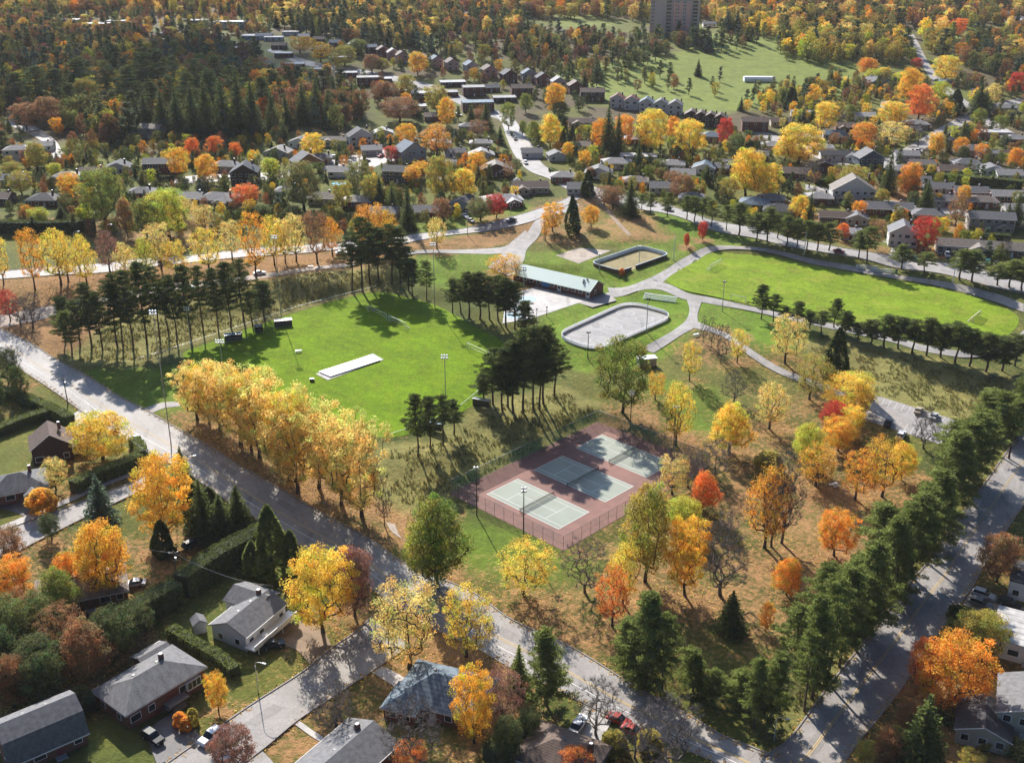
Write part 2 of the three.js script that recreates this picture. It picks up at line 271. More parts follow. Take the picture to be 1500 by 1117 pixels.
function road(name, A, B, mat, { lift = 0.07, kerbs = false, yellow = [], white = [], n } = {}) {
  const len = curve(A.map(([a, b]) => G(a, b))).getLength(); n ??= Math.max(8, Math.ceil(len / 2.5));
  const a = sample(A, n), b = sample(B, n);
  structure(name, strip(a, b, n, lift), mat);
  if (kerbs) for (const [s, t] of [[a, b], [b, a]]) { const g = kerbGeometry(s.map((p, i) => p.clone().lerp(t[i], -0.012)), 0.26, lift, 0.13); g.computeVertexNormals(); structure('kerb', g, M.kerb); }
  const line = (f, w, m, nm) => { const off = (s) => a.map((p, i) => { const q = b[i], W = Math.hypot(p.x - q.x, p.z - q.z); return p.clone().lerp(q, f + s * w / W / 2); }); structure(nm, strip(off(-1), off(1), n, lift + 0.03, 1), m); };
  for (const f of yellow) line(f, 0.17, M.yellow, 'road_centre_line'); for (const f of white) line(f, 0.15, M.white, 'road_edge_line');
}
// along the park from the upper corner down to the lower corner
road('road', [[-60, 452], [5, 484], [107, 540], [172, 580], [211, 600], [279, 639], [370, 694], [424, 726], [483, 759], [542, 791], [598, 829], [655, 852], [692, 868], [745, 906], [796, 930], [837, 949], [890, 981], [928, 1005], [963, 1024], [1009, 1048], [1062, 1080], [1100, 1094], [1160, 1120]],
  [[-60, 492], [0, 520], [38, 546], [89, 580], [134, 612], [205, 655], [285, 700], [340, 738], [400, 775], [450, 805], [530, 850], [580, 890], [640, 922], [690, 945], [750, 978], [820, 1012], [880, 1042], [930, 1064], [985, 1090], [1040, 1112], [1110, 1150]],
  M.asphalt, { kerbs: true, yellow: [0.51, 0.545], white: [0.72] });
road('road', [[1120, 1108], [1150, 1090], [1178, 1056], [1215, 1005], [1256, 954], [1285, 919], [1323, 868], [1363, 820], [1398, 769], [1446, 705], [1476, 662], [1500, 632], [1560, 560]],
  [[1215, 1150], [1235, 1117], [1262, 1080], [1287, 1050], [1325, 1000], [1352, 960], [1390, 905], [1425, 857], [1440, 829], [1479, 768], [1500, 738], [1530, 700], [1590, 620]], M.asphalt, { kerbs: true, yellow: [0.42, 0.455], lift: 0.10 });
road('residential_street', [[545, 905], [520, 927], [485, 951], [453, 978], [370, 1032], [279, 1095], [215, 1140]], [[600, 945], [560, 972], [540, 986], [500, 1012], [434, 1056], [386, 1096], [320, 1145]], M.asphalt, { kerbs: true, lift: 0.10 });
road('residential_street', [[212, 697], [199, 705], [120, 735], [40, 765], [-60, 800]], [[212, 716], [196, 724], [130, 755], [40, 800], [-60, 850]], M.asphalt, { kerbs: true, lift: 0.09 });
road('sidewalk', [[209, 686], [150, 708], [80, 738], [8, 768], [-60, 795]], [[212, 690], [153, 713], [84, 744], [11, 776], [-60, 804]], M.concrete, { lift: 0.14 });
road('upper_road', [[-80, 400], [0, 397], [102, 389], [200, 380], [277, 374], [400, 362], [485, 355], [580, 346], [719, 326], [770, 312], [829, 291], [842, 282]], [[-80, 414], [0, 409], [107, 402], [220, 391], [295, 383], [400, 374], [491, 366], [585, 357], [665, 344], [770, 327], [828, 302], [850, 290]], M.asphalt, { kerbs: true, white: [0.06] });
road('upper_road', [[725, 168], [735, 180], [742, 200], [756, 230], [778, 252], [802, 261], [839, 281], [880, 293], [933, 306], [982, 314], [1040, 336], [1110, 350], [1164, 363], [1240, 375], [1288, 386], [1385, 402], [1471, 424], [1560, 440]],
  [[748, 168], [757, 180], [768, 197], [780, 214], [799, 244], [850, 265], [880, 277], [910, 285], [960, 295], [1035, 320], [1100, 333], [1164, 350], [1240, 364], [1300, 374], [1400, 388], [1471, 404], [1560, 420]], M.asphalt, { kerbs: true, lift: 0.09 });
road('residential_street', [[255, 270], [310, 266], [400, 262], [440, 255], [490, 248], [520, 255], [560, 240], [590, 232]], [[255, 260], [310, 255], [400, 252], [440, 243], [480, 230], [530, 226], [560, 218], [590, 212]], M.asphalt);
road('residential_street', [[1090, 190], [1180, 225], [1260, 250], [1330, 235], [1360, 215], [1400, 190], [1440, 170], [1500, 150]], [[1090, 182], [1185, 215], [1260, 240], [1310, 225], [1340, 208], [1390, 180], [1430, 160], [1500, 142]], M.asphalt);
road('residential_street', [[1180, 278], [1290, 300], [1400, 315], [1500, 335]], [[1180, 270], [1290, 291], [1400, 305], [1500, 324]], M.asphalt);
road('residential_street', [[0, 178], [40, 195], [65, 210], [80, 235]], [[10, 170], [55, 188], [80, 205], [95, 232]], M.asphalt);
road('residential_street', [[390, 74], [450, 96], [540, 110], [620, 130], [700, 165], [740, 178]], [[400, 70], [460, 91], [545, 105], [630, 123], [710, 155], [748, 170]], M.darkAsphalt);
road('residential_street', [[1330, 52], [1360, 110], [1420, 165], [1500, 215]], [[1338, 50], [1370, 106], [1430, 158], [1500, 203]], M.asphalt);
// park paths
road('park_path', [[770, 337], [752, 352], [735, 362], [640, 366], [590, 369]], [[775, 345], [760, 361], [738, 371], [640, 371], [590, 374]], M.path, { lift: 0.06 });
road('park_path', [[829, 293], [800, 312], [783, 325], [772, 342], [752, 360], [735, 372], [715, 392]], [[850, 300], [822, 315], [800, 325], [790, 345], [772, 365], [765, 385], [745, 405]], M.path, { lift: 0.08 });
road('park_path', [[890, 421], [920, 420], [945, 410], [975, 395], [1010, 374], [1041, 361], [1089, 361], [1140, 368], [1189, 380], [1261, 393], [1369, 411], [1449, 429], [1500, 446]], [[895, 436], [925, 430], [960, 420], [985, 402], [1020, 382], [1045, 369], [1089, 366], [1140, 374], [1189, 386], [1261, 399], [1369, 418], [1440, 436], [1500, 458]], M.path, { lift: 0.06 });
road('park_path', [[945, 412], [975, 415], [1009, 430], [1040, 436], [1100, 449], [1154, 461], [1245, 480], [1310, 494], [1355, 506], [1430, 515], [1475, 505], [1500, 484]], [[940, 424], [965, 424], [1000, 438], [1030, 443], [1100, 456], [1154, 468], [1245, 488], [1310, 502], [1355, 515], [1430, 524], [1490, 515], [1515, 490]], M.path, { lift: 0.08 });
road('park_path', [[1005, 436], [1010, 455], [1004, 470], [985, 485], [940, 511]], [[1028, 442], [1022, 460], [1020, 478], [1000, 490], [958, 517]], M.path, { lift: 0.10 });
road('park_path', [[1018, 470], [1041, 479], [1064, 488], [1100, 512], [1140, 537], [1202, 561], [1270, 582]], [[1014, 480], [1038, 486], [1060, 494], [1094, 519], [1136, 545], [1198, 569], [1268, 592]], M.path, { lift: 0.12 });
road('park_path', [[211, 598], [235, 590], [262, 588]], [[220, 606], [240, 598], [264, 595]], M.path, { lift: 0.06 });
road('park_path', [[590, 790], [575, 780], [565, 765]], [[605, 800], [588, 788], [578, 768]], M.gravel, { lift: 0.06 });
road('parking_strip', [[0, 462], [60, 450], [130, 440], [230, 418], [330, 408], [420, 396], [520, 384]], [[0, 480], [60, 468], [130, 452], [230, 430], [330, 416], [420, 402], [520, 390]], M.gravel, { lift: 0.06 });
road('park_path', [[870, 292], [890, 312], [905, 330], [920, 345]], [[876, 290], [895, 310], [911, 329], [925, 344]], M.dirt, { lift: 0.05 });
// drives of the houses near the lower street
road('driveway', [[258, 1040], [225, 1062], [212, 1076]], [[300, 1085], [258, 1110], [230, 1120]], M.darkAsphalt, { lift: 0.08 });
road('driveway', [[455, 975], [430, 950], [395, 945]], [[488, 950], [465, 915], [425, 905]], M.dirt, { lift: 0.08 });
road('driveway', [[545, 985], [572, 1002], [585, 1012]], [[560, 975], [588, 990], [605, 1000]], M.concrete, { lift: 0.08 });
road('driveway', [[430, 1060], [458, 1080], [472, 1088]], [[437, 1055], [466, 1075], [480, 1083]], M.concrete, { lift: 0.08 });
road('driveway', [[380, 1096], [400, 1117], [410, 1130]], [[352, 1117], [370, 1135], [380, 1150]], M.asphalt, { lift: 0.08 });
road('driveway', [[855, 1030], [845, 1060], [838, 1078]], [[900, 1050], [890, 1068], [880, 1085]], M.concrete, { lift: 0.08 });
road('driveway', [[1425, 862], [1470, 880], [1500, 890]], [[1410, 885], [1460, 905], [1500, 920]], M.gravel, { lift: 0.08 });
road('driveway', [[0, 728], [25, 722], [50, 745]], [[0, 745], [20, 750], [40, 758]], M.darkAsphalt, { lift: 0.08 });
road('driveway', [[100, 610], [122, 600], [135, 612]], [[112, 625], [128, 615], [140, 622]], M.concrete, { lift: 0.08 });
road('driveway', [[1375, 365], [1400, 375], [1395, 392]], [[1440, 372], [1445, 385], [1440, 400]], M.asphalt, { lift: 0.08 });
road('driveway', [[1290, 352], [1305, 360], [1300, 378]], [[1325, 360], [1330, 370], [1325, 384]], M.asphalt, { lift: 0.08 });
// flat paved areas on their levels
function slab(name, poly, y, mat, uvScale = 1) {
  const s = new THREE.Shape(poly.map(([x, z]) => new THREE.Vector2(x, -z))), g = new THREE.ShapeGeometry(s); g.rotateX(-Math.PI / 2); g.translate(0, y, 0); return structure(name, g, mat);
}
// ------------------------------------------------------------------ sports grounds
const grassTex = (a, b, c) => tex(512, (u, v) => { const n = tnoise(u, v, 6) * 0.3 + tnoise(u, v, 30, 2) * 0.25 + tnoise(u, v, 120, 5) * 0.45, w = tnoise(u, v, 9, 40), k = sstep(0.62, 0.85, w) * c, mow = 0.03 * Math.sin((u * 1 + v * 1) * 6.283 * 6) * tnoise(u, v, 5, 90), worn = sstep(0.74, 0.86, tnoise(u, v, 13, 71)) * 0.5; return [0, 1, 2].map((i) => lerp(lerp(a[i], b[i], clamp(k, 0, 1)), [0.62, 0.58, 0.32][i], worn * c) * (0.72 + 0.5 * n + mow)); });
const fieldTex = grassTex([0.51, 0.64, 0.05], [0.55, 0.64, 0.10], 0.4); fieldTex.repeat.set(1 / 40, 1 / 40);
const soccerTex = grassTex([0.53, 0.64, 0.16], [0.59, 0.63, 0.24], 0.6); soccerTex.repeat.set(1 / 46, 1 / 46);
M.field = matt([0.56, 0.56, 0.54], 0.95, { map: fieldTex }); M.soccer = matt([0.66, 0.64, 0.6], 0.95, { map: soccerTex });
function smoothLoop(pixels, h, n = 160) { return new THREE.CatmullRomCurve3(pixels.map(([a, b]) => { const [x, z] = plane(a, b, h); return V(x, h, z); }), true, 'centripetal').getSpacedPoints(n).slice(0, n).map((p) => [p.x, p.z]); }
slab('playing_field', smoothLoop([[268, 518], [300, 504], [330, 493], [440, 456], [546, 428], [605, 436], [672, 463], [740, 507], [728, 545], [700, 588], [640, 620], [568, 641], [450, 600], [330, 556]], 3.5), 3.55, M.field);
slab('soccer_field', smoothLoop([[975, 408], [985, 396], [1010, 382], [1042, 371], [1089, 369], [1140, 377], [1190, 389], [1261, 402], [1369, 421], [1440, 439], [1490, 462], [1478, 490], [1430, 508], [1355, 500], [1310, 490], [1245, 475], [1154, 457], [1100, 446], [1040, 433], [1000, 424]], 6), 6.06, M.soccer);

// --- three tennis courts on one red slab
const courtTex = tex(512, (u, v) => { const n = 0.80 + 0.12 * tnoise(u, v, 4) + 0.12 * tnoise(u, v, 19, 6) + 0.06 * tnoise(u, v, 120, 8), st = sstep(0.55, 0.8, tnoise(u, v, 6, 50)) * 0.08; return [n + st, n + st * 0.8, n + st * 0.8]; }); courtTex.repeat.set(1 / 22, 1 / 22);
M.red = std([0.20, 0.088, 0.066], 0.85, { map: courtTex }); M.green = std([0.31, 0.345, 0.285], 0.85, { map: courtTex }); M.line = std([0.58, 0.58, 0.55], 0.8); M.lineFaint = std([0.44, 0.43, 0.42], 0.8);
M.metal = std([0.42, 0.44, 0.46], 0.5, { metalness: 0.6 }); M.darkMetal = std([0.035, 0.035, 0.04], 0.5, { metalness: 0.3 }); M.galv = std([0.55, 0.57, 0.58], 0.45, { metalness: 0.5 });
slab('court_surface', COURTS, 0.05, M.red);
function courtThing(w0, l0, label) {
  const [x, z] = court(l0, w0), t = thing('tennis_court', label, 'tennis court', V(x, 0.05, z), -CA, 'three tennis courts on the red slab');   // local x along the court, -z across it
  const flat = (l, w, cl, cw, y) => { const g = new THREE.PlaneGeometry(l, w); g.rotateX(-Math.PI / 2); g.translate(cl, y, -cw); return g; };
  part('playing_surface', flat(23.77, 10.97, 23.77 / 2, 10.97 / 2, 0.02), M.green, t);
  const L = 23.77, W = 10.97, s = 1.37, k = 0.16, ln = [flat(L + k, k, L / 2, 0, .04), flat(L + k, k, L / 2, W, .04), flat(k, W - k, 0, W / 2, .04), flat(k, W - k, L, W / 2, .04), flat(L - k, k * .8, L / 2, s, .04), flat(L - k, k * .8, L / 2, W - s, .04), flat(k * .8, W - 2 * s - k, L / 2 - 6.4, W / 2, .04), flat(k * .8, W - 2 * s - k, L / 2 + 6.4, W / 2, .04), flat(12.8 - k, k * .8, L / 2, W / 2, .04)];
  for (const g of ln) part('court_line', g, M.line, t);
  // the net is a thing of its own
  const [nx, nz] = court(l0 + L / 2, w0 + W / 2), n = thing('tennis_net', label.replace(/^.*?tennis court/, 'dark tennis net stretched across the court'), 'net', V(nx, 0.07, nz), -CA, 'tennis nets');
  for (const q of [-1, 1]) part('post', cyl(0.06, 0.06, 1.15, 0, 0, q * 6.1), M.darkMetal, n);
  part('mesh', bx(0.03, 0.86, 12.2, 0, 0.5, 0), new THREE.MeshStandardMaterial({ color: 0x0b0d0b, roughness: 1, transparent: true, opacity: 0.32 }), n);
  part('top_band', bx(0.05, 0.09, 12.2, 0, 0.98, 0), M.line, n);
}
courtThing(0, 0, 'pale green tennis court beside the road-side end fence'); courtThing(17.4, -0.3, 'middle pale green tennis court between the other two'); courtThing(34.4, -0.8, 'pale green tennis court beside the pine bank corner');
M.chain = new THREE.MeshStandardMaterial({ color: col(0.42, 0.40, 0.42), roughness: 0.7, metalness: 0.2, transparent: true, opacity: 0.22, side: THREE.DoubleSide });
M.screen = new THREE.MeshStandardMaterial({ color: col(0.05, 0.24, 0.12), roughness: 0.9, transparent: true, opacity: 0.5, side: THREE.DoubleSide });
function fence(label, pts, high, meshMat, postMat, step = 3.2, group, rails = 1) {   // pts: ground points; posts, rails and one wire panel per bay
  const o = pts[0], t = thing('chain_link_fence', label, 'fence', o, 0, group), r = postMat === M.darkMetal ? 0.045 : 0.04;
  for (let i = 0; i + 1 < pts.length; i++) {
    const a = pts[i], b = pts[i + 1], n = Math.max(1, Math.round(a.distanceTo(b) / step));
    for (let k = 0; k < n; k++) {
      const p = a.clone().lerp(b, k / n), q = a.clone().lerp(b, (k + 1) / n); for (const s of [p, q]) s.y = H(s.x, s.z);
      p.sub(o); q.sub(o);
      part('post', cyl(r, r, high + 0.1, p.x, p.y - 0.1, p.z, 6), postMat, t);
      part('rail', bar(p.clone().setY(p.y + high), q.clone().setY(q.y + high), 0.035, 5), postMat, t); if (rails > 1) part('rail', bar(p.clone().setY(p.y + high * 0.5), q.clone().setY(q.y + high * 0.5), 0.03, 5), postMat, t);
      const g = new THREE.BufferGeometry(); g.setAttribute('position', new THREE.Float32BufferAttribute([p.x, p.y + 0.06, p.z, q.x, q.y + 0.06, q.z, q.x, q.y + high - 0.04, q.z, p.x, p.y + high - 0.04, p.z], 3)); g.setIndex([0, 1, 2, 0, 2, 3]); g.computeVertexNormals();
      part('wire_mesh', g, meshMat, t);
    }
  }
  const e = pts[pts.length - 1].clone(); e.y = H(e.x, e.z); e.sub(o); part('post', cyl(r, r, high + 0.1, e.x, e.y - 0.1, e.z, 6), postMat, t);
  return t;
}
const cpnt = (l, w) => { const [x, z] = court(l, w); return V(x, H(x, z), z); };
fence('tall chain link fence with dark posts on the road side of the red tennis slab', [cpnt(-7, -6), cpnt(30.6, -6)], 3.6, M.chain, M.darkMetal, 3.13, 'fences round the tennis courts', 2);
fence('tall chain link fence at the maple grove end of the tennis slab', [cpnt(30.6, -6), cpnt(30.6, 51)], 3.6, M.chain, M.darkMetal, 3.13, 'fences round the tennis courts', 2);
fence('green screened chain link fence along the pine bank end of the tennis slab', [cpnt(-7, 51), cpnt(-7, -6)], 3.6, M.screen, M.metal, 3.13, 'fences round the tennis courts');
fence('green screened chain link fence on the rink side of the tennis slab', [cpnt(30.6, 51), cpnt(-7, 51)], 3.6, M.screen, M.metal, 3.13, 'fences round the tennis courts');

// --- ice rink with boards, old rink, pavilion court
function roundCorners(c, r, n = 7) {
  const out = [];
  for (let i = 0; i < c.length; i++) {
    const p = c[i], a = c[(i + c.length - 1) % c.length], b = c[(i + 1) % c.length], d1 = a.clone().sub(p), d2 = b.clone().sub(p), k = Math.min(r, d1.length() * 0.45, d2.length() * 0.45); d1.normalize(); d2.normalize();
    for (let j = 0; j <= n; j++) { const t = j / n, s = p.clone().addScaledVector(d1, k), e = p.clone().addScaledVector(d2, k); out.push(s.multiplyScalar((1 - t) * (1 - t)).addScaledVector(p, 2 * t * (1 - t)).addScaledVector(e, t * t)); }
  }
  return out;
}
function wallAlong(pts, h, th) {   // a standing board of some thickness along points
  const pos = [], idx = [];
  pts.forEach((p, i) => { const a = pts[Math.max(0, i - 1)], b = pts[Math.min(pts.length - 1, i + 1)], L = Math.hypot(b.x - a.x, b.z - a.z) || 1, nx = -(b.z - a.z) / L * th / 2, nz = (b.x - a.x) / L * th / 2; pos.push(p.x + nx, p.y, p.z + nz, p.x + nx, p.y + h, p.z + nz, p.x - nx, p.y + h, p.z - nz, p.x - nx, p.y, p.z - nz); if (i) for (let k = 0; k < 3; k++) { const s = (i - 1) * 4 + k, t = s + 4; idx.push(s, t, s + 1, s + 1, t, t + 1); } });
  const e = (pts.length - 1) * 4; idx.push(0, 1, 2, 0, 2, 3, e, e + 2, e + 1, e, e + 3, e + 2);
  const g = new THREE.BufferGeometry(); g.setAttribute('position', new THREE.Float32BufferAttribute(pos, 3)); g.setIndex(idx); const q = g.toNonIndexed(); q.computeVertexNormals(); return q;
}
M.lining = std([0.62, 0.70, 0.72], 0.7);
const onPlane = (list, h) => list.map(([a, b]) => { const [x, z] = plane(a, b, h); return V(x, h, z); });
M.board = new THREE.MeshPhysicalMaterial({ color: col(0.86, 0.85, 0.86), roughness: 0.9, transmission: 0.45, thickness: 0, specularIntensity: 0.3 }); M.boardTrim = std([0.30, 0.30, 0.42], 0.6); M.brown = std([0.10, 0.062, 0.042], 0.85); M.cap = std([0.42, 0.50, 0.52], 0.6); M.rinkFloor = std([0.33, 0.325, 0.32], 0.85, { map: paveTex });
{
  const c = onPlane([[811, 494], [921, 444], [991, 464], [872, 516]], 4.6), loop = roundCorners(c, 8), mid = c.reduce((s, p) => s.add(p), V(0, 0, 0)).multiplyScalar(0.25);
  slab('rink_floor', loop.map((p) => [p.x, p.z]), 4.66, M.rinkFloor);
  const t = thing('hockey_rink', 'white boarded outdoor hockey rink with grey floor', 'rink', mid), rel = loop.map((p) => p.clone().sub(mid)); rel.forEach((p) => { p.y = 0; });
  const n = rel.length, closed = [...rel, rel[0]];
  for (let i = 0; i < n; i++) { const a = closed[i], b = closed[i + 1], L = a.distanceTo(b), m = Math.max(1, Math.round(L / 4)); for (let k = 0; k < m; k++) { const p = a.clone().lerp(b, k / m), q = a.clone().lerp(b, (k + 1) / m); part('board', wallAlong([p, q], 1.2, 0.14), M.board, t); if (m > 1 || i % 3 === 0) part('post', cyl(0.04, 0.04, 1.0, p.x, 1.2, p.z, 5), M.boardTrim, t); } }
  part('top_rail', wallAlong(closed.map((p) => p.clone().setY(1.2)), 0.07, 0.26), M.board, t);
  part('kick_strip', wallAlong(closed.map((p) => p.clone().multiplyScalar(0.9955).setY(0.06)), 0.28, 0.02), std([0.55, 0.45, 0.16], 0.7), t);
  const e0 = c[1].clone().sub(c[0]), e1 = c[3].clone().sub(c[0]), at = (u, v) => c[0].clone().addScaledVector(e0, u).addScaledVector(e1, v);
  const ls = []; for (const u of [0.07, 0.36, 0.5, 0.64, 0.93]) { const a = at(u, 0.05), b = at(u, 0.95), s = e0.clone().normalize().multiplyScalar(0.11), g = new THREE.BufferGeometry(); const P = [a.clone().sub(s), a.clone().add(s), b.clone().add(s), b.clone().sub(s)].map((p) => p.sub(mid)); g.setAttribute('position', new THREE.Float32BufferAttribute(P.flatMap((p) => [p.x, 0.09, p.z]), 3)); g.setIndex([0, 1, 2, 0, 2, 3]); g.computeVertexNormals(); ls.push(g); }
  for (const g of ls) part('floor_line', g, M.lineFaint.clone(), t);
  for (const [u, v] of [[0.2, 0.27], [0.2, 0.73], [0.5, 0.5], [0.8, 0.27], [0.8, 0.73]]) { const g = new THREE.RingGeometry(2.9, 3.1, 28); g.rotateX(-Math.PI / 2); const p = at(u, v).sub(mid); g.translate(p.x, 0.092, p.z); part('floor_circle', g, M.lineFaint, t); }
}
{
  const c = onPlane([[864, 389], [938, 364], [982, 376], [909, 402]], 6.6), loop = roundCorners(c, 4, 5), mid = c.reduce((s, p) => s.add(p), V(0, 0, 0)).multiplyScalar(0.25);
  slab('sand_floor', loop.map((p) => [p.x, p.z]), 6.66, std([0.27, 0.22, 0.085], 0.95, { map: paveTex }));
  const t = thing('old_rink', 'small rink of weathered brown boards with a gap, dry grass inside', 'rink', mid), rel = loop.map((p) => p.clone().sub(mid).setY(0)), n = rel.length, gap = onPlane([[922, 395]], 6.6)[0].sub(mid).setY(0);
  for (let i = 0; i < n; i++) { const a = rel[i], b = rel[(i + 1) % n], L = a.distanceTo(b), m = Math.max(1, Math.round(L / 2.6)); for (let k = 0; k < m; k++) { const p = a.clone().lerp(b, k / m), q = a.clone().lerp(b, (k + 1) / m); if (p.clone().lerp(q, 0.5).distanceTo(gap) < 1.6) continue; const w = part('board', wallAlong([p, q], 1.5, 0.16), (i * 7 + k) % 9 === 4 ? std([0.17, 0.11, 0.075], 0.85) : M.brown, t); part('cap', wallAlong([p.clone().setY(1.5), q.clone().setY(1.5)], 0.05, 0.3), M.cap, w); const md = p.clone().lerp(q, 0.5), inn = md.clone().setY(0).normalize().multiplyScalar(-0.12); part('inner_panel', wallAlong([p.clone().add(inn).setY(0.05), q.clone().add(inn).setY(0.05)], 1.4, 0.03), M.lining, t); } }
}
slab('sand_court', SAND.map((p) => [...p]), 7.06, M.gravel);
slab('splash_court', onPlane([[752, 430], [786, 420], [856, 441], [780, 466], [736, 474], [740, 446]], 5).map((p) => [p.x, p.z]), 5.07, M.concrete);
slab('apron', onPlane([[745, 412], [756, 408], [870, 434], [892, 428], [903, 440], [868, 450], [846, 443], [786, 419]], 5).map((p) => [p.x, p.z]), 5.035, M.path);
{ const blue = std([0.36, 0.52, 0.60], 0.8, { map: paveTex }); for (const [a, b, r] of [[771, 438, 3.6], [764, 452, 3.0], [752, 462, 3.4]]) { const p = onPlane([[a, b]], 5)[0], g = new THREE.CircleGeometry(r, 28); g.rotateX(-Math.PI / 2); g.translate(p.x, 5.1, p.z); structure('painted_paving', g, blue); } }
M.bay = std([0.45, 0.45, 0.44], 0.8);
// --- parking lot with bay lines
{
  const c = onPlane([[1283, 579], [1403, 616], [1378, 651], [1263, 614]], 2.2); slab('parking_lot', c.map((p) => [p.x, p.z]), 2.27, M.asphalt);
  const bay = (u, v0, v1) => { const P = (v) => c[0].clone().lerp(c[1], u).lerp(c[3].clone().lerp(c[2], u), v), a = P(v0), b = P(v1), s = c[1].clone().sub(c[0]).normalize().multiplyScalar(0.09), g = new THREE.BufferGeometry(); g.setAttribute('position', new THREE.Float32BufferAttribute([a.clone().sub(s), a.clone().add(s), b.clone().add(s), b.clone().sub(s)].flatMap((p) => [p.x, 2.30, p.z]), 3)); g.setIndex([0, 1, 2, 0, 2, 3]); g.computeVertexNormals(); if (g.attributes.normal.getY(0) < 0) { g.setIndex([0, 2, 1, 0, 3, 2]); g.computeVertexNormals(); } structure('bay_line', g, M.bay); };
  for (let i = 0; i <= 11; i++) { bay(0.04 + i * 0.082, 0.02, 0.3); bay(0.04 + i * 0.082, 0.68, 0.98); }
}
// --- goals
M.whitePaint = std([0.80, 0.80, 0.78], 0.5);
M.net = new THREE.MeshStandardMaterial({ color: col(0.7, 0.7, 0.7), transparent: true, opacity: 0.16, side: THREE.DoubleSide }); M.netGold = new THREE.MeshStandardMaterial({ color: col(0.6, 0.42, 0.1), transparent: true, opacity: 0.4, side: THREE.DoubleSide });
function goal(label, a, b, high, deep, net = M.net) {   // a, b: ground points of the two posts
  const mid = a.clone().lerp(b, 0.5), w = a.distanceTo(b), t = thing('soccer_goal', label, 'goal', mid, Math.atan2(-(b.z - a.z), b.x - a.x), 'goals on the playing fields'), r = 0.07;
  for (const s of [-1, 1]) { part('post', cyl(r, r, high, s * w / 2, 0, 0), M.whitePaint, t); part('stay', bar(V(s * w / 2, high, 0), V(s * w / 2, 0.02, -deep), 0.045), M.whitePaint, t); part('ground_bar', bar(V(s * w / 2, 0.05, 0), V(s * w / 2, 0.05, -deep), 0.045), M.whitePaint, t); }
  part('crossbar', bar(V(-w / 2 - r, high, 0), V(w / 2 + r, high, 0), r), M.whitePaint, t); part('back_bar', bar(V(-w / 2, 0.05, -deep), V(w / 2, 0.05, -deep), 0.045), M.whitePaint, t);
  const g = new THREE.BufferGeometry(), W = w / 2; g.setAttribute('position', new THREE.Float32BufferAttribute([-W, high, 0, W, high, 0, W, 0.05, -deep, -W, 0.05, -deep, -W, 0, 0, W, 0, 0], 3)); g.setIndex([0, 1, 2, 0, 2, 3, 0, 3, 4, 1, 5, 2]); g.computeVertexNormals(); part('net', g, net, t);
}
goal('white soccer goal in the clipped lawn beside the small red maples', G(1041, 396), G(1057, 387), 2.3, 1.8); goal('white soccer goal by the path fork on the long soccer field', G(1070, 440), G(1092, 444), 2.2, 1.6);
goal('white soccer goal with orange netting at the pine end of the long field', G(1426, 472), G(1436, 463), 2.3, 1.8, M.netGold);
goal('white goal beside its twin at the pine corner of the bright green field', G(539, 456), G(566, 469), 2.3, 1.7); goal('white goal next to the twin goal on the open side of the bright green field', G(570, 471), G(594, 482), 2.3, 1.7); goal('white goal at the bright green field edge below the pine shade', G(684, 511), G(722, 528), 2.2, 1.6);
// --- covered pit in the field
{
  const c = onPlane([[462, 548], [546, 518], [562, 527], [480, 557]], 3.5), mid = c.reduce((s, p) => s.add(p), V(0, 0, 0)).multiplyScalar(0.25), t = thing('covered_pit', 'long white covered pit on a pale slab in the bright green field', 'covered pit', mid.clone().setY(3.55));
  const rel = c.map((p) => p.clone().sub(mid)), sh = (k, w) => new THREE.Shape(rel.map((p) => new THREE.Vector2(p.x * k, -p.z * k * w)));
  const e = (k, w, d) => { const g = new THREE.ExtrudeGeometry(sh(k, w), { depth: d, bevelEnabled: false }); g.rotateX(-Math.PI / 2); return g; };
  part('border', e(1, 1, 0.1), M.concrete, t); const m = e(0.9, 0.86, 0.28); m.translate(0, 0.1, 0); part('mat', m, std([0.20, 0.17, 0.36], 0.6), t); const q = e(0.915, 0.88, 0.06); q.translate(0, 0.38, 0); part('cover', q, std([0.82, 0.82, 0.84], 0.6), t);
}
// --- team shelters
M.roofBlue = std([0.32, 0.46, 0.52], 0.5); M.smoke = std([0.03, 0.03, 0.035], 0.4); M.pale = std([0.70, 0.70, 0.70], 0.6);
function shelter(label, px, py, w, turn, roof) {
  const t = thing('team_shelter', label, 'shelter', G(px, py), turn, 'dark team shelters around the bright green field');
  part('back_wall', bx(w, 2.0, 0.1, 0, 1.05, -0.9), M.smoke, t); for (const s of [-1, 1]) part('side_wall', bx(0.1, 1.9, 1.5, s * (w / 2 - 0.05), 1.0, -0.1), M.smoke, t);
  const r = bx(w + 0.2, 0.1, 1.7); r.rotateX(0.14); r.translate(0, 2.14, -0.1); part('roof', r, M.smoke, t); part('roof_edge', bx(w + 0.25, 0.16, 0.3, 0, 2.24, -0.88), roof, t); part('bench', bx(w - 0.4, 0.08, 0.45, 0, 0.48, -0.55), M.pale, t); part('ground_bar', bx(w, 0.12, 0.12, 0, 0.06, 0.75), M.pale, t);
}
shelter('black team shelter with white roof edge and a pole standing behind it', 415, 477, 5.8, 0.32, M.pale); shelter('small black team shelter between two longer ones', 379, 486, 2.6, 0.32, M.pale); shelter('long black team shelter with pale blue roof in the pine shade', 342, 498, 5.6, 0.32, M.roofBlue);
shelter('dark team shelter under the pines above the tennis bank', 706, 594, 5.0, 2.75, M.pale); shelter('dark team shelter behind the four pines on the bank', 636, 628, 5.0, 2.75, M.roofBlue);
fence('low wire fence along the foot of the pine slope by the bright green field', [[200, 531], [262, 512], [330, 489], [440, 452], [552, 423]].map(([a, b]) => G(a, b)), 1.3, M.chain, M.galv, 6, 'low fences of the bright green field');
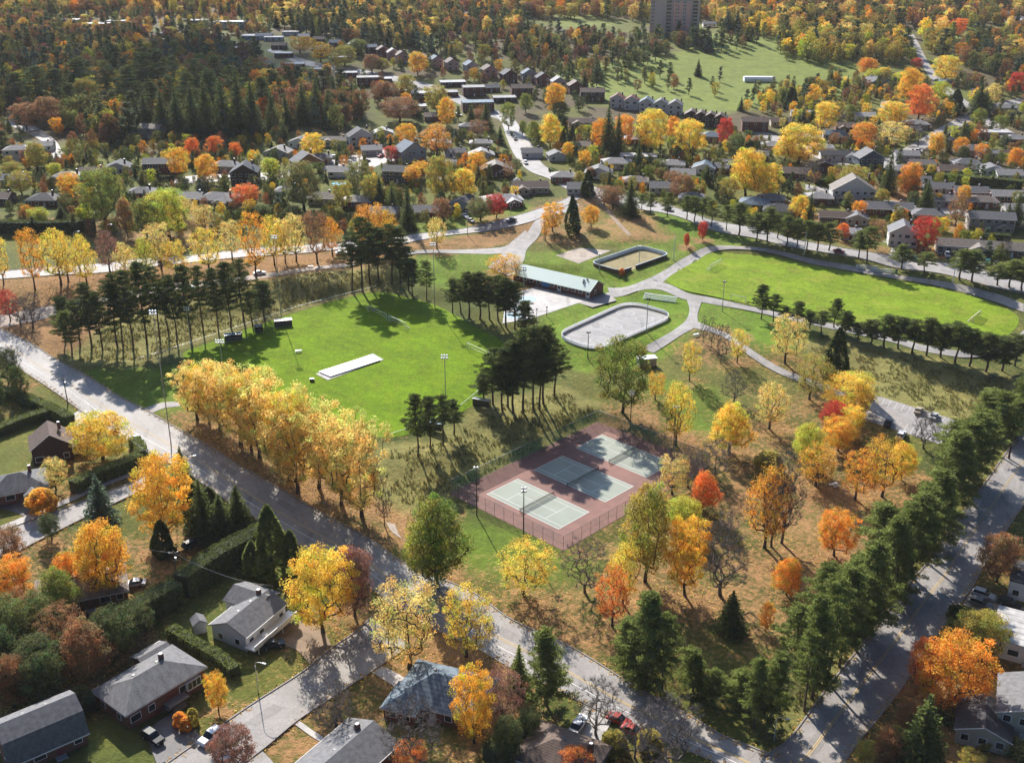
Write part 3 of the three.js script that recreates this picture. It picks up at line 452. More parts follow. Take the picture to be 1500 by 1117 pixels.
fence('low wire fence on the tennis side of the bright green field', [[568, 642], [622, 626], [668, 604], [705, 574]].map(([a, b]) => G(a, b)), 1.3, M.chain, M.galv, 6, 'low fences of the bright green field');
// --- benches, bleachers, small furniture
function bleacher(label, p, turn, w, rows) { const t = thing('bleacher', label, 'bleacher', p, turn, 'bleachers beside the fields'); for (let i = 0; i < rows; i++) { part('plank', bx(w, 0.05, 0.3, 0, 0.42 + i * 0.35, -i * 0.6), M.whitePaint, t); part('plank', bx(w, 0.04, 0.26, 0, 0.2 + i * 0.35, -i * 0.6 + 0.3), M.whitePaint, t); } for (let k = 0; k <= 3; k++) part('frame', bar(V(-w / 2 + w * k / 3, 0, 0.35), V(-w / 2 + w * k / 3, 0.4 + (rows - 1) * 0.35, -(rows - 1) * 0.6), 0.04), M.galv, t); }
bleacher('long metal bleacher behind the end boards of the white rink', G(966, 440), -0.42, 12, 4); bleacher('low pale bleacher beside the soccer field path, next to its twin and the pines', G(1270, 394), -0.25, 8, 3); bleacher('low pale bleacher with a teal bin beyond its end', G(1292, 399), -0.25, 8, 3);
{ const t = thing('storage_shed', 'beige storage shed with flat white roof beside the big green maple', 'shed', G(947, 535), 0.25); part('wall', bx(5.6, 2.6, 2.6, 0, 1.3, 0), std([0.48, 0.40, 0.30], 0.85), t); part('roof', bx(6, 0.2, 3.0, 0, 2.7, 0), M.whitePaint, t); part('door', bx(1.0, 2.0, 0.06, 1.2, 1.0, 1.33), std([0.35, 0.30, 0.24], 0.7), t); }
{ const t = thing('waste_bin', 'teal waste bin beside the soccer field path', 'bin', G(1313, 400)); part('body', cyl(0.4, 0.45, 1.3, 0, 0, 0, 14), std([0.02, 0.22, 0.22], 0.6), t); part('lid', cyl(0.48, 0.3, 0.25, 0, 1.3, 0, 14), M.darkMetal, t); }
function picnic(label, px, py, turn) { const t = thing('picnic_table', label, 'picnic table', G(px, py), turn, 'picnic tables in the park'); for (let i = 0; i < 4; i++) part('plank', bx(1.9, 0.05, 0.19, 0, 0.75, -0.3 + i * 0.2), M.pale, t); for (const s of [-1, 1]) { part('seat', bx(1.9, 0.05, 0.28, 0, 0.45, s * 0.75), M.pale, t); part('leg', bar(V(s * 0.7, 0, -0.75), V(s * 0.7, 0.73, -0.15), 0.05), M.pale, t); part('leg', bar(V(s * 0.7, 0, 0.75), V(s * 0.7, 0.73, 0.15), 0.05), M.pale, t); } }
picnic('pale picnic table beside the path fork below the rink', 1020, 492, 0.4); picnic('picnic table in the brown grass above the parking strip', 455, 392, 0.2); picnic('picnic table under the wide golden maples near the grove', 1222, 712, 0.6); picnic('small table alone on the lawn of the bright green field', 437, 516, 0.2);
{ const t = thing('equipment_box', 'small dark equipment box at the end of the covered pit', 'box', G(457, 558)); part('body', bx(1.2, 0.8, 0.9, 0, 0.4, 0), M.smoke, t); part('lid', bx(1.3, 0.1, 1.0, 0, 0.85, 0), M.pale, t); }
// ------------------------------------------------------------------ poles and lamps
M.wood = std([0.13, 0.10, 0.08], 0.9); M.lamp = std([0.75, 0.75, 0.75], 0.4);
function floodPole(label, bxp, byp, txp, typ, mat, heads = 4, black = false) {
  const p = G(bxp, byp), h = tall(p, txp, typ), t = thing('floodlight_pole', label, 'floodlight', p, 0, 'floodlight poles of the sports grounds');
  part('pole', cyl(0.16, 0.09, h, 0, -0.1, 0, 8), mat, t);
  const rows = heads > 3 ? 2 : 1, per = Math.ceil(heads / rows);
  for (let r = 0; r < rows; r++) { part('cross_arm', bx(per * 0.65, 0.08, 0.08, 0, h - 0.15 - r * 0.8, 0), mat, t); for (let i = 0; i < per; i++) { const g = new THREE.CylinderGeometry(0.16, 0.33, 0.42, 10); g.rotateX(1.15); g.translate((i - (per - 1) / 2) * 0.72, h - r * 0.8, 0.3); part('lamp_head', g, black ? M.darkMetal : M.lamp, t); } }
  return t;
}
floodPole('tall steel floodlight pole standing by the road-side lawn corner', 250, 648, 223, 455, M.metal, 6); floodPole('steel floodlight pole among the pines at the slope foot', 279, 503, 268, 450, M.metal, 6); floodPole('steel floodlight pole rising behind the yellow row', 328, 556, 320, 498, M.metal, 8);
floodPole('tall steel floodlight pole behind the black team shelter', 412, 464, 404, 345, M.metal, 6); floodPole('steel floodlight pole inside the bright green field near the four pines', 653, 592, 648, 520, M.metal, 6); floodPole('steel floodlight pole beside the thin pines near the lawn', 637, 450, 630, 356, M.metal, 6);
floodPole('steel floodlight pole at the splash court edge by the pines', 767, 484, 765, 391, M.metal, 4); floodPole('thin lamp pole standing at the hockey rink corner boards', 861, 524, 860.5, 486, M.darkMetal, 2, true); floodPole('lamp pole with two black heads inside the rink boards', 947, 487, 946, 436, M.metal, 2, true);
floodPole('black floodlight pole outside the tennis fence beside the green maple', 698.5, 756, 697, 684, M.darkMetal, 2); floodPole('black floodlight pole outside the middle of the road-side tennis fence', 767, 792, 765, 714, M.darkMetal, 4); floodPole('black floodlight pole behind the rink-side tennis fence, near its corner', 923, 632, 922, 573, M.darkMetal, 4); floodPole('black floodlight pole behind the tennis fence beside a yellow tree', 987, 654, 988.5, 595, M.darkMetal, 3);
floodPole('lamp pole standing behind the old brown rink', 936, 391, 935, 360, M.metal, 2); floodPole('lamp pole between the pavilion roof and the old rink', 878, 398, 877, 372, M.metal, 2); floodPole('grey lamp pole with dark box beside the fork of the soccer path', 1058, 456, 1060, 412, M.metal, 2, true);
floodPole('short lamp pole by the lawn of the splash court', 801, 463, 801, 449, M.darkMetal, 1, true); floodPole('slim pole with a dark lamp among the splash court pines', 786, 481, 786.5, 452, M.metal, 1, true);
floodPole('lamp pole at the tip of the upper road lawn', 685, 345, 684, 318, M.metal, 2); floodPole('lamp pole beside the road bend above the old rink', 797, 351, 796, 325, M.darkMetal, 1, true);
function utilityPole(label, bxp, byp, txp, typ, mat = M.wood, arm = true) {
  const p = G(bxp, byp), h = tall(p, txp, typ), t = thing('utility_pole', label, 'utility pole', p, 0.3, 'utility poles of the streets'); part('pole', cyl(0.17, 0.11, h + 0.1, 0, -0.1, 0, 8), mat, t);
  if (arm) { part('cross_arm', bx(2.0, 0.12, 0.12, 0, h - 0.5, 0), mat, t); for (const s of [-0.85, 0, 0.85]) part('insulator', cyl(0.06, 0.05, 0.2, s, h - 0.44, 0, 6), M.lamp, t); const g = cyl(0.22, 0.22, 0.7, 0.3, h - 2.2, 0.1, 10); part('transformer', g, M.metal, t); }
  return V(p.x, p.y + h - 0.35, p.z);
}
const uA = utilityPole('wooden utility pole between the tall cedar hedges', 262, 868, 257, 806), uB = utilityPole('pale utility pole beside the row of street pines', 987, 381, 988, 347, M.pale, false);
utilityPole('pale utility pole beside the soccer path bend', 1178, 373, 1179, 338, M.pale, false); utilityPole('pale utility pole near the pine clump at the soccer field end', 1396, 414, 1400, 382, M.pale, false);
const uC = utilityPole('wooden utility pole on the verge by the clipped hedge corner', 99, 592, 92, 552), uD = utilityPole('wooden utility pole beside the red chimney house and lime maple', 1271, 172, 1270, 150), uE = utilityPole('wooden utility pole by the dark cedar in the far street', 1406, 178, 1408, 152);
function wire(label, a, b, sag) { const pts = []; for (let i = 0; i <= 14; i++) { const t = i / 14, p = a.clone().lerp(b, t); p.y -= sag * 4 * t * (1 - t); pts.push(p); } const m = shade(new THREE.Mesh(new THREE.TubeGeometry(new THREE.CatmullRomCurve3(pts), 20, 0.025, 4), M.lamp)); m.name = numbered('overhead_wire'); tag(m, label, 'wire', 'overhead wires'); scene.add(m); }
wire('overhead wire from the hedge pole down to the grey bungalow', uA, G(60, 752, 6), 2.0); wire('overhead wire slung from the hedge pole toward the bright yellow tree house', uA, G(400, 858, 5.5), 1.5); wire('overhead wire from the verge pole along the road', uC, G(262, 690, 9), 2.5);
function streetLamp(label, bxp, byp, txp, typ, dir) {
  const p = G(bxp, byp), h = tall(p, txp, typ), t = thing('street_lamp', label, 'street lamp', p, dir, 'street lamps with curved arms');
  part('pole', cyl(0.1, 0.07, h - 0.8, 0, -0.1, 0, 8), M.galv, t); part('arm', new THREE.TubeGeometry(new THREE.CatmullRomCurve3([V(0, h - 0.95, 0), V(0.1, h - 0.35, 0), V(0.6, h - 0.02, 0), V(1.6, h + 0.05, 0)]), 12, 0.05, 6), M.galv, t); const g = new RoundedBoxGeometry(0.75, 0.16, 0.3, 2, 0.06); g.translate(1.9, h + 0.02, 0); part('lamp_head', g, M.lamp, t);
}
streetLamp('street lamp with curved arm on the lawn of the lower street', 378, 1013, 372, 969, -0.3); streetLamp('street lamp on the pine verge of the wide shaded road', 1359, 800, 1361, 766, -0.6); streetLamp('street lamp at the grassy corner where the two roads meet', 1134, 1085, 1130, 1048, -0.3); streetLamp('street lamp beside the orange tree on the long park road', 278, 706, 281, 668, 0.4);
streetLamp('street lamp on the upper road verge beside the white-roofed brick house', 748, 318, 746, 296, -0.5); streetLamp('street lamp on the upper road among the yellow trees', 117, 402, 118, 338, 0.2); streetLamp('street lamp on the upper road beside the dark hedge', 165, 398, 165, 328, 0.2);
// ------------------------------------------------------------------ buildings
const shingle = tex(256, (u, v) => { const row = Math.floor(v * 32), n = 0.70 + 0.22 * tnoise(u, v, 64, 3) + 0.14 * tnoise(u, v, 9, 8) - ((v * 32) % 1 < 0.14 ? 0.14 : 0) + 0.05 * lat[(row * 37 + Math.floor(u * 24)) & 65535]; return [n, n, n]; }); shingle.repeat.set(1 / 5, 1 / 5);
const brickTex = tex(256, (u, v) => { const row = Math.floor(v * 32), o = (row % 2) * 0.5, bxx = Math.floor(u * 12 + o), j = (v * 32) % 1 < 0.13 || (u * 12 + o) % 1 < 0.05, n = 0.66 + 0.3 * lat[(row * 91 + bxx * 13) & 65535] + 0.1 * tnoise(u, v, 20); return j ? [0.9, 0.88, 0.85] : [n, n * 0.98, n * 0.96]; }); brickTex.repeat.set(1 / 2.4, 1 / 2.4);
const sidingTex = tex(256, (u, v) => { const n = 0.92 + 0.06 * tnoise(u, v, 12, 2) - ((v * 24) % 1 < 0.12 ? 0.16 : 0); return [n, n, n]; }); sidingTex.repeat.set(1 / 3, 1 / 3);
const roofs = { grey: [0.19, 0.187, 0.19], dark: [0.085, 0.085, 0.092], brown: [0.165, 0.122, 0.10], pale: [0.34, 0.325, 0.31], blue: [0.16, 0.205, 0.25], tan: [0.24, 0.205, 0.175], white: [0.46, 0.45, 0.44], red: [0.20, 0.10, 0.08] };
const walls = { white: [0.72, 0.70, 0.67], brick: [0.22, 0.085, 0.06], beige: [0.50, 0.43, 0.34], navy: [0.075, 0.10, 0.135], darkbrick: [0.10, 0.05, 0.042], grey: [0.42, 0.42, 0.42], wood: [0.36, 0.16, 0.05], blue: [0.36, 0.45, 0.52], pink: [0.58, 0.36, 0.31], stone: [0.42, 0.38, 0.33] };
const RM = {}, WM = {};
for (const k in roofs) RM[k] = matt(roofs[k].map((v) => v * 1.15), 0.72, { map: shingle });
for (const k in walls) WM[k] = std(walls[k], 0.85, { map: /brick/.test(k) ? brickTex : sidingTex });
M.pane = std([0.025, 0.03, 0.038], 0.08); M.trim = std([0.76, 0.75, 0.73], 0.55); M.doorRed = std([0.18, 0.03, 0.03], 0.5); M.doorWhite = std([0.66, 0.66, 0.66], 0.5); M.chim = std([0.20, 0.10, 0.08], 0.9, { map: brickTex });
const geoCache = new Map(); const cached = (k, f) => { if (!geoCache.has(k)) geoCache.set(k, f()); return geoCache.get(k); };
function extrudeX(points, len) { const s = new THREE.Shape(points.map(([z, y]) => new THREE.Vector2(z, y))), g = new THREE.ExtrudeGeometry(s, { depth: len, bevelEnabled: false }); g.translate(0, 0, -len / 2); g.rotateY(-Math.PI / 2); return g; }
function poly(tris) { const g = new THREE.BufferGeometry(); g.setAttribute('position', new THREE.Float32BufferAttribute(tris.flat(), 3)); const uv = []; for (const [x, y, z] of tris) uv.push(x + z * 0.3, y * 1.6 + z); g.setAttribute('uv', new THREE.Float32BufferAttribute(uv, 2)); g.computeVertexNormals(); return g; }
function windowOn(t, x, y, z, ry, w, h) {
  const f = part('window', cached('wf' + w + h, () => bx(w + 0.24, h + 0.24, 0.1)), M.trim, t); f.position.set(x, y, z); f.rotation.y = ry;
  const p = part('pane', cached('wp' + w + h, () => bx(w, h, 0.1)), M.pane, f); p.position.z = 0.018;
  return f;
}
// one volume with its roof; x runs along the front, +z faces the front
function block(t, b, detail) {
  const { w, d, h, x = 0, z = 0, roof, pitch = 0.42, rm, wm, o = 0.5 } = b, g = new THREE.Group(); let rise = 0, wallG;
  const place = (geo) => { geo.translate(x, 0, z); return geo; };
  if (roof === 'f') { part('wall', place(bx(w, h + 0.6, d, 0, h / 2 - 0.3, 0)), wm, t); part('roof', place(bx(w + 0.3, 0.3, d + 0.3, 0, h + 0.13, 0)), rm, t); return h; }
  if (roof === 'g' || roof === 'm') {
    const D = d / 2, prof = roof === 'm' ? [[-D, 0], [-D * 0.72, D * 0.85], [0, D * 1.2], [D * 0.72, D * 0.85], [D, 0]] : [[-D, 0], [0, D * pitch * 2], [D, 0]]; rise = roof === 'm' ? D * 1.2 : D * pitch * 2;
    wallG = extrudeX([[-D, -0.6], [-D, h], ...prof.slice(1, -1).map(([a, c]) => [a, c + h]), [D, h], [D, -0.6]].map(([a, c]) => [a, c]), w); part('wall', place(wallG), wm, t);
    const k = (D + o) / D, up = prof.map(([a, c]) => [a * k, h + c + (Math.abs(a) === D ? -o * pitch * 2 * 0.9 : 0) + 0.06]), lo = up.map(([a, c]) => [a * 0.99, c - 0.05]).reverse(), up2 = up.map(([a, c]) => [a, c + 0.16]);
    part('roof', place(extrudeX([...up2, ...lo], w + 2 * o * 0.7)), rm, t);
    if (detail) for (const s of [-1, 1]) part('fascia', place(bx(w + 2 * o * 0.7 + 0.06, 0.22, 0.06, 0, up[0][1] + 0.06, s * (D + o + 0.03))), M.trim, t);
  } else if (roof === 'G') {
    const W = w / 2; rise = W * pitch * 2; const q = [[-W, 0], [0, rise], [W, 0]], turn = (geo) => { geo.rotateY(Math.PI / 2); return place(geo); };
    part('wall', turn(extrudeX([[-W, -0.6], [-W, h], [0, h + rise], [W, h], [W, -0.6]], d)), wm, t);
    const k = (W + o) / W, up = q.map(([a, c]) => [a * k, h + c + (a ? -o * pitch * 2 * 0.9 : 0) + 0.06]), lo = up.map(([a, c]) => [a * 0.99, c - 0.05]).reverse();
    part('roof', turn(extrudeX([...up.map(([a, c]) => [a, c + 0.16]), ...lo], d + 2 * o * 0.7)), rm, t);
    if (detail) for (const s of [-1, 1]) { const a = V(x, up[1][1] + 0.05, z + (d / 2 + o * 0.7 + 0.02)), e = V(x + s * (W + o), up[0][1] + 0.05, z + (d / 2 + o * 0.7 + 0.02)); part('fascia', bar(a, e, 0.1, 4), M.trim, t); }
  } else {
    const W = w / 2 + o, D = d / 2 + o, along = W >= D, r = along ? Math.max(0.2, W - D) : Math.max(0.2, D - W); rise = Math.min(W, D) * pitch * 2;
    const A = [-W, h, D], B = [W, h, D], C = [W, h, -D], E = [-W, h, -D], P = along ? [-r, h + rise, 0] : [0, h + rise, r], Q = along ? [r, h + rise, 0] : [0, h + rise, -r];
    const tris = along ? [A, B, Q, A, Q, P, C, E, P, C, P, Q, B, C, Q, E, A, P] : [A, B, P, C, E, Q, B, C, Q, B, Q, P, E, A, P, E, P, Q];
    part('wall', place(bx(w, h + 0.6, d, 0, h / 2 - 0.3, 0)), wm, t); const rg = poly([...tris, A, E, C, A, C, B]); rg.translate(0, 0.09, 0); part('roof', place(rg), rm, t);
    if (detail) { const s = new THREE.Shape([[-W, -D], [W, -D], [W, D], [-W, D]].map(([a, c]) => new THREE.Vector2(a, c))), hole = new THREE.Path([[-W + 0.08, -D + 0.08], [W - 0.08, -D + 0.08], [W - 0.08, D - 0.08], [-W + 0.08, D - 0.08]].map(([a, c]) => new THREE.Vector2(a, c))); s.holes.push(hole); const fg = new THREE.ExtrudeGeometry(s, { depth: 0.2, bevelEnabled: false }); fg.rotateX(-Math.PI / 2); fg.translate(0, h - 0.16, 0); part('fascia', place(fg), M.trim, t); }
  }
  return h + rise;
}
function fitWindows(t, b, st, detail, q) {
  const { w, d, x = 0, z = 0, h } = b, n = Math.max(1, Math.round(w / (detail ? 3.0 : 4.8))); if (b.far && !detail) b.sides = [];
  for (let s = 0; s < st; s++) {
    const y = s * 2.8 + 1.75; if (y > h - 0.5) break;
    for (let i = 0; i < n; i++) { if (s === 0 && i === b.door) continue; windowOn(t, x - w / 2 + w * (i + 0.5) / n, y, z + d / 2 + 0.05, 0, q() < 0.3 ? 1.9 : 1.2, 1.25); }
    const m = Math.max(1, Math.round(d / 5)); for (const e of b.sides ?? [-1, 1]) for (let i = 0; i < m; i++) windowOn(t, x + e * (w / 2 + 0.05), y, z - d / 2 + d * (i + 0.5) / m, e * Math.PI / 2, 1.0, 1.1);
  }
}
let houseNo = 0;
function house(name, label, group, p, turn, blocks, { st = 1, detail = false, chimney = 1, door = true, vents = 0, cat = 'house', extra } = {}) {
  const q = mulberry(500 + houseNo++), t = thing(name, label, cat, p, turn, group); let top = 0;
  blocks.forEach((b, i) => { const e = block(t, b, detail); if (!i) top = e; if (!b.plain) { if (!i && door) b.door = Math.floor(Math.max(1, Math.round(b.w / (detail ? 3 : 4.8))) / 2); fitWindows(t, b, b.st ?? st, detail, q); } });
  const b = blocks[0], n = Math.max(1, Math.round(b.w / (detail ? 3 : 4.8)));
  if (door && !b.plain) { const dm = part('door', bx(1.0, 2.05, 0.1, (b.x ?? 0) - b.w / 2 + b.w * (b.door + 0.5) / n, 1.05, (b.z ?? 0) + b.d / 2 + 0.06), q() < 0.5 ? M.doorWhite : M.doorRed, t); if (detail) part('step', bx(1.8, 0.3, 1.2, dm.geometry.boundingBox ? 0 : (b.x ?? 0) - b.w / 2 + b.w * (b.door + 0.5) / n, 0.1, (b.z ?? 0) + b.d / 2 + 0.62), M.concrete, t); }
  const roofPart = t.children.find((c) => c.name === 'roof');
  for (let i = 0; i < chimney; i++) { const cx = (b.x ?? 0) + (i ? -1 : 1) * b.w * (0.2 + 0.2 * q()), cz = (b.z ?? 0) - b.d * 0.12, c = part('chimney', bx(0.8, 1.9, 0.7, cx, top - 0.2, cz), M.chim, roofPart); part('chimney_cap', bx(0.55, 0.18, 0.5, cx, top + 0.83, cz), M.lamp, roofPart); }
  for (let i = 0; i < vents; i++) part('vent', bx(0.45, 0.5, 0.45, (b.x ?? 0) + (i - (vents - 1) / 2) * b.w * 0.3, top - 0.35, (b.z ?? 0) - b.d * 0.1), M.darkMetal, roofPart);
  extra?.(t, top);
  return t;
}
// a near house from its eave corners in the photograph: front-left, front-right, back-left
function fromEaves(fl, fr, bl, eave) {
  const a = G(...fl, eave), b = G(...fr, eave), c = G(...bl, eave), w = Math.hypot(b.x - a.x, b.z - a.z), turn = Math.atan2(-(b.z - a.z), b.x - a.x), ux = (b.x - a.x) / w, uz = (b.z - a.z) / w, d = Math.abs((c.x - a.x) * -uz + (c.z - a.z) * ux);
  const mx = (a.x + b.x) / 2 + uz * d / 2, mz = (a.z + b.z) / 2 - ux * d / 2;
  return { p: V(mx, a.y - eave, mz), turn, w: w - 1, d: d - 1 };
}
const lower = 'houses along the lower street', far = 'houses in the streets beyond the upper road';
{ // bungalow with the white edged hip roof
  const e = fromEaves([183, 1049], [304, 980], [134, 1008], 3.6);
  house('bungalow', 'brick bungalow with charcoal hip roof, white eaves and two roof vents', lower, e.p, e.turn, [{ w: e.w, d: e.d, h: 3.5, roof: 'h', pitch: 0.19, rm: RM.grey, wm: WM.brick }, { w: e.w * 0.36, d: 4, x: e.w * 0.3, z: -e.d / 2 - 1.2, h: 3.1, roof: 'g', pitch: 0.19, rm: RM.grey, wm: WM.brick, plain: true }], { detail: true, chimney: 1, vents: 2, extra: (t) => {
    for (let i = 0; i < 5; i++) part('stair_step', bx(2.6, 0.18, 0.4, 0.8, 0.95 - i * 0.2, e.d / 2 + 1.0 + i * 0.42), M.wood, t); part('porch', bx(4.2, 0.2, 2.0, 1.2, 1.0, e.d / 2 + 0.9), M.gravel, t); part('bay_window', bx(3.0, 1.9, 0.7, e.w * 0.33, 1.9, e.d / 2 + 0.35), M.trim, t); for (const s of [-0.95, 0, 0.95]) part('pane', bx(0.8, 1.4, 0.06, e.w * 0.33 + s, 1.95, e.d / 2 + 0.72), M.pane, t); } });
  const e2 = fromEaves([10, 1125], [132, 1072], [-30, 1085], 2.6);
  house('gambrel_house', 'brick house with long grey gambrel roof at the lower lawn', lower, e2.p, e2.turn, [{ w: e2.w, d: e2.d, h: 2.6, roof: 'm', rm: RM.grey, wm: WM.brick }], { detail: true, chimney: 0, vents: 2 });
  const e3 = fromEaves([362, 932], [420, 885], [330, 890], 3.8);
  house('split_house', 'white house with grey cross gables and raised white deck', lower, e3.p, e3.turn, [{ w: e3.w + 1, d: e3.d, h: 3.6, roof: 'g', pitch: 0.22, rm: RM.grey, wm: WM.white }, { w: 6.5, d: 8, x: e3.w * 0.42, z: -3.2, h: 3.9, roof: 'G', pitch: 0.22, rm: RM.grey, wm: WM.white }], { detail: true, chimney: 1, vents: 2, extra: (t) => {
    part('deck', bx(e3.w + 2.5, 0.2, 2.6, 0, 1.5, e3.d / 2 + 1.4), M.pale, t); for (const s of [-1, -0.33, 0.33, 1]) part('post', cyl(0.09, 0.09, 1.5, s * e3.w * 0.5, 0, e3.d / 2 + 2.5), M.whitePaint, t); part('railing', bx(e3.w + 2.5, 0.95, 0.08, 0, 2.1, e3.d / 2 + 2.68), M.whitePaint, t); part('deck_chair', bx(0.8, 0.7, 0.8, -2.2, 1.95, e3.d / 2 + 1.4), M.whitePaint, t); } });
  const e4 = fromEaves([600, 1028], [688, 1040], [628, 968], 3.0);
  house('blue_roof_house', 'house with weathered blue hip roof behind two pale yellow trees', lower, G(652, 1028), -0.35, [{ w: 15.5, d: 11.5, h: 2.9, roof: 'h', pitch: 0.25, rm: RM.blue, wm: WM.brick }, { w: 6, d: 7, x: -5.5, z: 4.5, h: 2.7, roof: 'h', pitch: 0.25, rm: RM.blue, wm: WM.brick }], { detail: true, chimney: 1, vents: 2 });
  const e5 = fromEaves([520, 1150], [575, 1100], [448, 1103], 2.8);
  house('bungalow', 'grey roofed bungalow at the bare brown tree of the lower street', lower, e5.p, e5.turn, [{ w: Math.max(e5.w, 13), d: Math.max(9, e5.d), h: 2.8, roof: 'g', pitch: 0.19, rm: RM.grey, wm: WM.brick }], { detail: true, chimney: 1, vents: 2 });
  house('bungalow', 'brown roofed bungalow beside the parked pickup and bare tree', lower, G(822, 1120), -0.5, [{ w: 13, d: 10, h: 2.8, roof: 'h', pitch: 0.20, rm: RM.brown, wm: WM.brick }], { detail: true, chimney: 1, vents: 1 });
  const e7 = fromEaves([73, 646], [112, 620], [36, 626], 4.4);
  house('steep_roof_house', 'dark brick house with steep brown gable roof inside clipped hedges', lower, G(78, 668), 0.42, [{ w: 9.5, d: 8.5, h: 4.6, roof: 'G', pitch: 0.36, rm: RM.brown, wm: WM.darkbrick }, { w: 5, d: 5, x: 6.5, z: -1.5, h: 2.6, roof: 'g', pitch: 0.24, rm: RM.brown, wm: WM.white }], { st: 2, detail: true, chimney: 1, vents: 1 });
  house('bungalow', 'brick bungalow with grey hip roof and white bay beside the clipped hedge', lower, G(26, 722), 0.45, [{ w: 13, d: 10, h: 2.8, roof: 'h', pitch: 0.23, rm: RM.grey, wm: WM.brick }, { w: 3, d: 2, x: 3.2, z: 5.6, h: 2.4, roof: 'G', pitch: 0.24, rm: RM.grey, wm: WM.white, plain: true }], { detail: true, chimney: 1 });
  house('bungalow', 'brick bungalow with tan hip roof behind the orange maples', lower, G(122, 875), 0.38, [{ w: 17, d: 10, h: 2.8, roof: 'h', pitch: 0.22, rm: RM.tan, wm: WM.brick }], { detail: true, chimney: 1, vents: 1 });
  house('split_house', 'beige split level house with two grey gable roofs behind the flame maple', 'houses beside the wide shaded road', G(1466, 1062), -0.42, [{ w: 9, d: 11, h: 5.4, roof: 'G', pitch: 0.20, rm: RM.grey, wm: WM.beige, x: 3.4, z: -2 }, { w: 8.5, d: 9, h: 3.0, roof: 'G', pitch: 0.20, rm: RM.dark, wm: WM.beige, x: -3, z: 3.4 }], { st: 2, detail: true, chimney: 1, vents: 1 });
  house('flat_roof_house', 'pale flat roofed house with white parapet by the parked cars', 'houses beside the wide shaded road', G(1498, 945), -0.5, [{ w: 11, d: 12, h: 3.6, roof: 'f', rm: RM.white, wm: WM.white }], { detail: true, chimney: 0, vents: 1 });
  house('flat_roof_house', 'dark topped white house on the shaded road verge behind rusty maple', 'houses beside the wide shaded road', G(1512, 868), -0.5, [{ w: 9, d: 9, h: 4.2, roof: 'f', rm: RM.dark, wm: WM.white }], { detail: true, chimney: 0, vents: 1 });
}
// --- park pavilion
{
  const a = onPlane([[752, 411], [864, 437], [887, 428]], 5), w = a[0].distanceTo(a[1]), d = a[1].distanceTo(a[2]) * 0.98, turn = Math.atan2(-(a[1].z - a[0].z), a[1].x - a[0].x), ux = Math.cos(turn), uz = -Math.sin(turn), mid = a[0].clone().lerp(a[1], 0.5).add(V(uz * d / 2, 0, -ux * d / 2));
  const t = thing('park_pavilion', 'long brick park pavilion with pale green metal roof and blue mural', 'pavilion', mid, turn);
  M.mint = std([0.42, 0.54, 0.50], 0.5, { metalness: 0.1 });
  const D = d / 2, h = 2.9, rise = D * 0.55;
  part('wall', extrudeX([[-D, -0.3], [-D, h], [0, h + rise], [D, h], [D, -0.3]], w), WM.brick, t);
  const up = [[-D - 0.8, h - 0.4], [0, h + rise + 0.05], [D + 0.8, h - 0.4]]; const roof = part('roof', extrudeX([...up.map(([x, y]) => [x, y + 0.16]), ...up.map(([x, y]) => [x * 0.99, y]).reverse()], w + 1.2), M.mint, t);
  for (let i = 0; i <= 36; i++) for (const s of [1]) { const x = -w / 2 - 0.5 + i * (w + 1) / 36, e = bar(V(x, up[1][1] + 0.19, 0), V(x, up[2][1] + 0.19, D + 0.8), 0.035, 4); part('roof_seam', e, M.mint, roof); }
  for (const [x, z] of [[w * 0.36, 1.2], [w * 0.39, 0.6], [w * 0.37, 2.2]]) part('roof_vent', bx(0.4, 0.6, 0.4, x, h + rise - z * 0.5 + 0.3, z), M.darkMetal, roof);
  const n = 11; for (let i = 0; i < n; i++) { const x = -w / 2 + w * (i + 0.7) / n; if (i === 4) { part('mural', bx(3.6, 1.9, 0.06, x, 1.5, D + 0.04), std([0.06, 0.22, 0.48], 0.6), t); continue; } if (i === 6 || i === 10) { part('door', bx(1.6, 2.2, 0.08, x, 1.1, D + 0.04), M.trim, t); const p = part('pane', bx(1.1, 0.9, 0.06, x, 1.5, D + 0.09), M.pane, t); continue; } windowOn(t, x, 1.75, D + 0.05, 0, 1.6, 0.9); }
  windowOn(t, w / 2 + 0.05, 1.6, D * 0.2, Math.PI / 2, 1.0, 1.2);
}
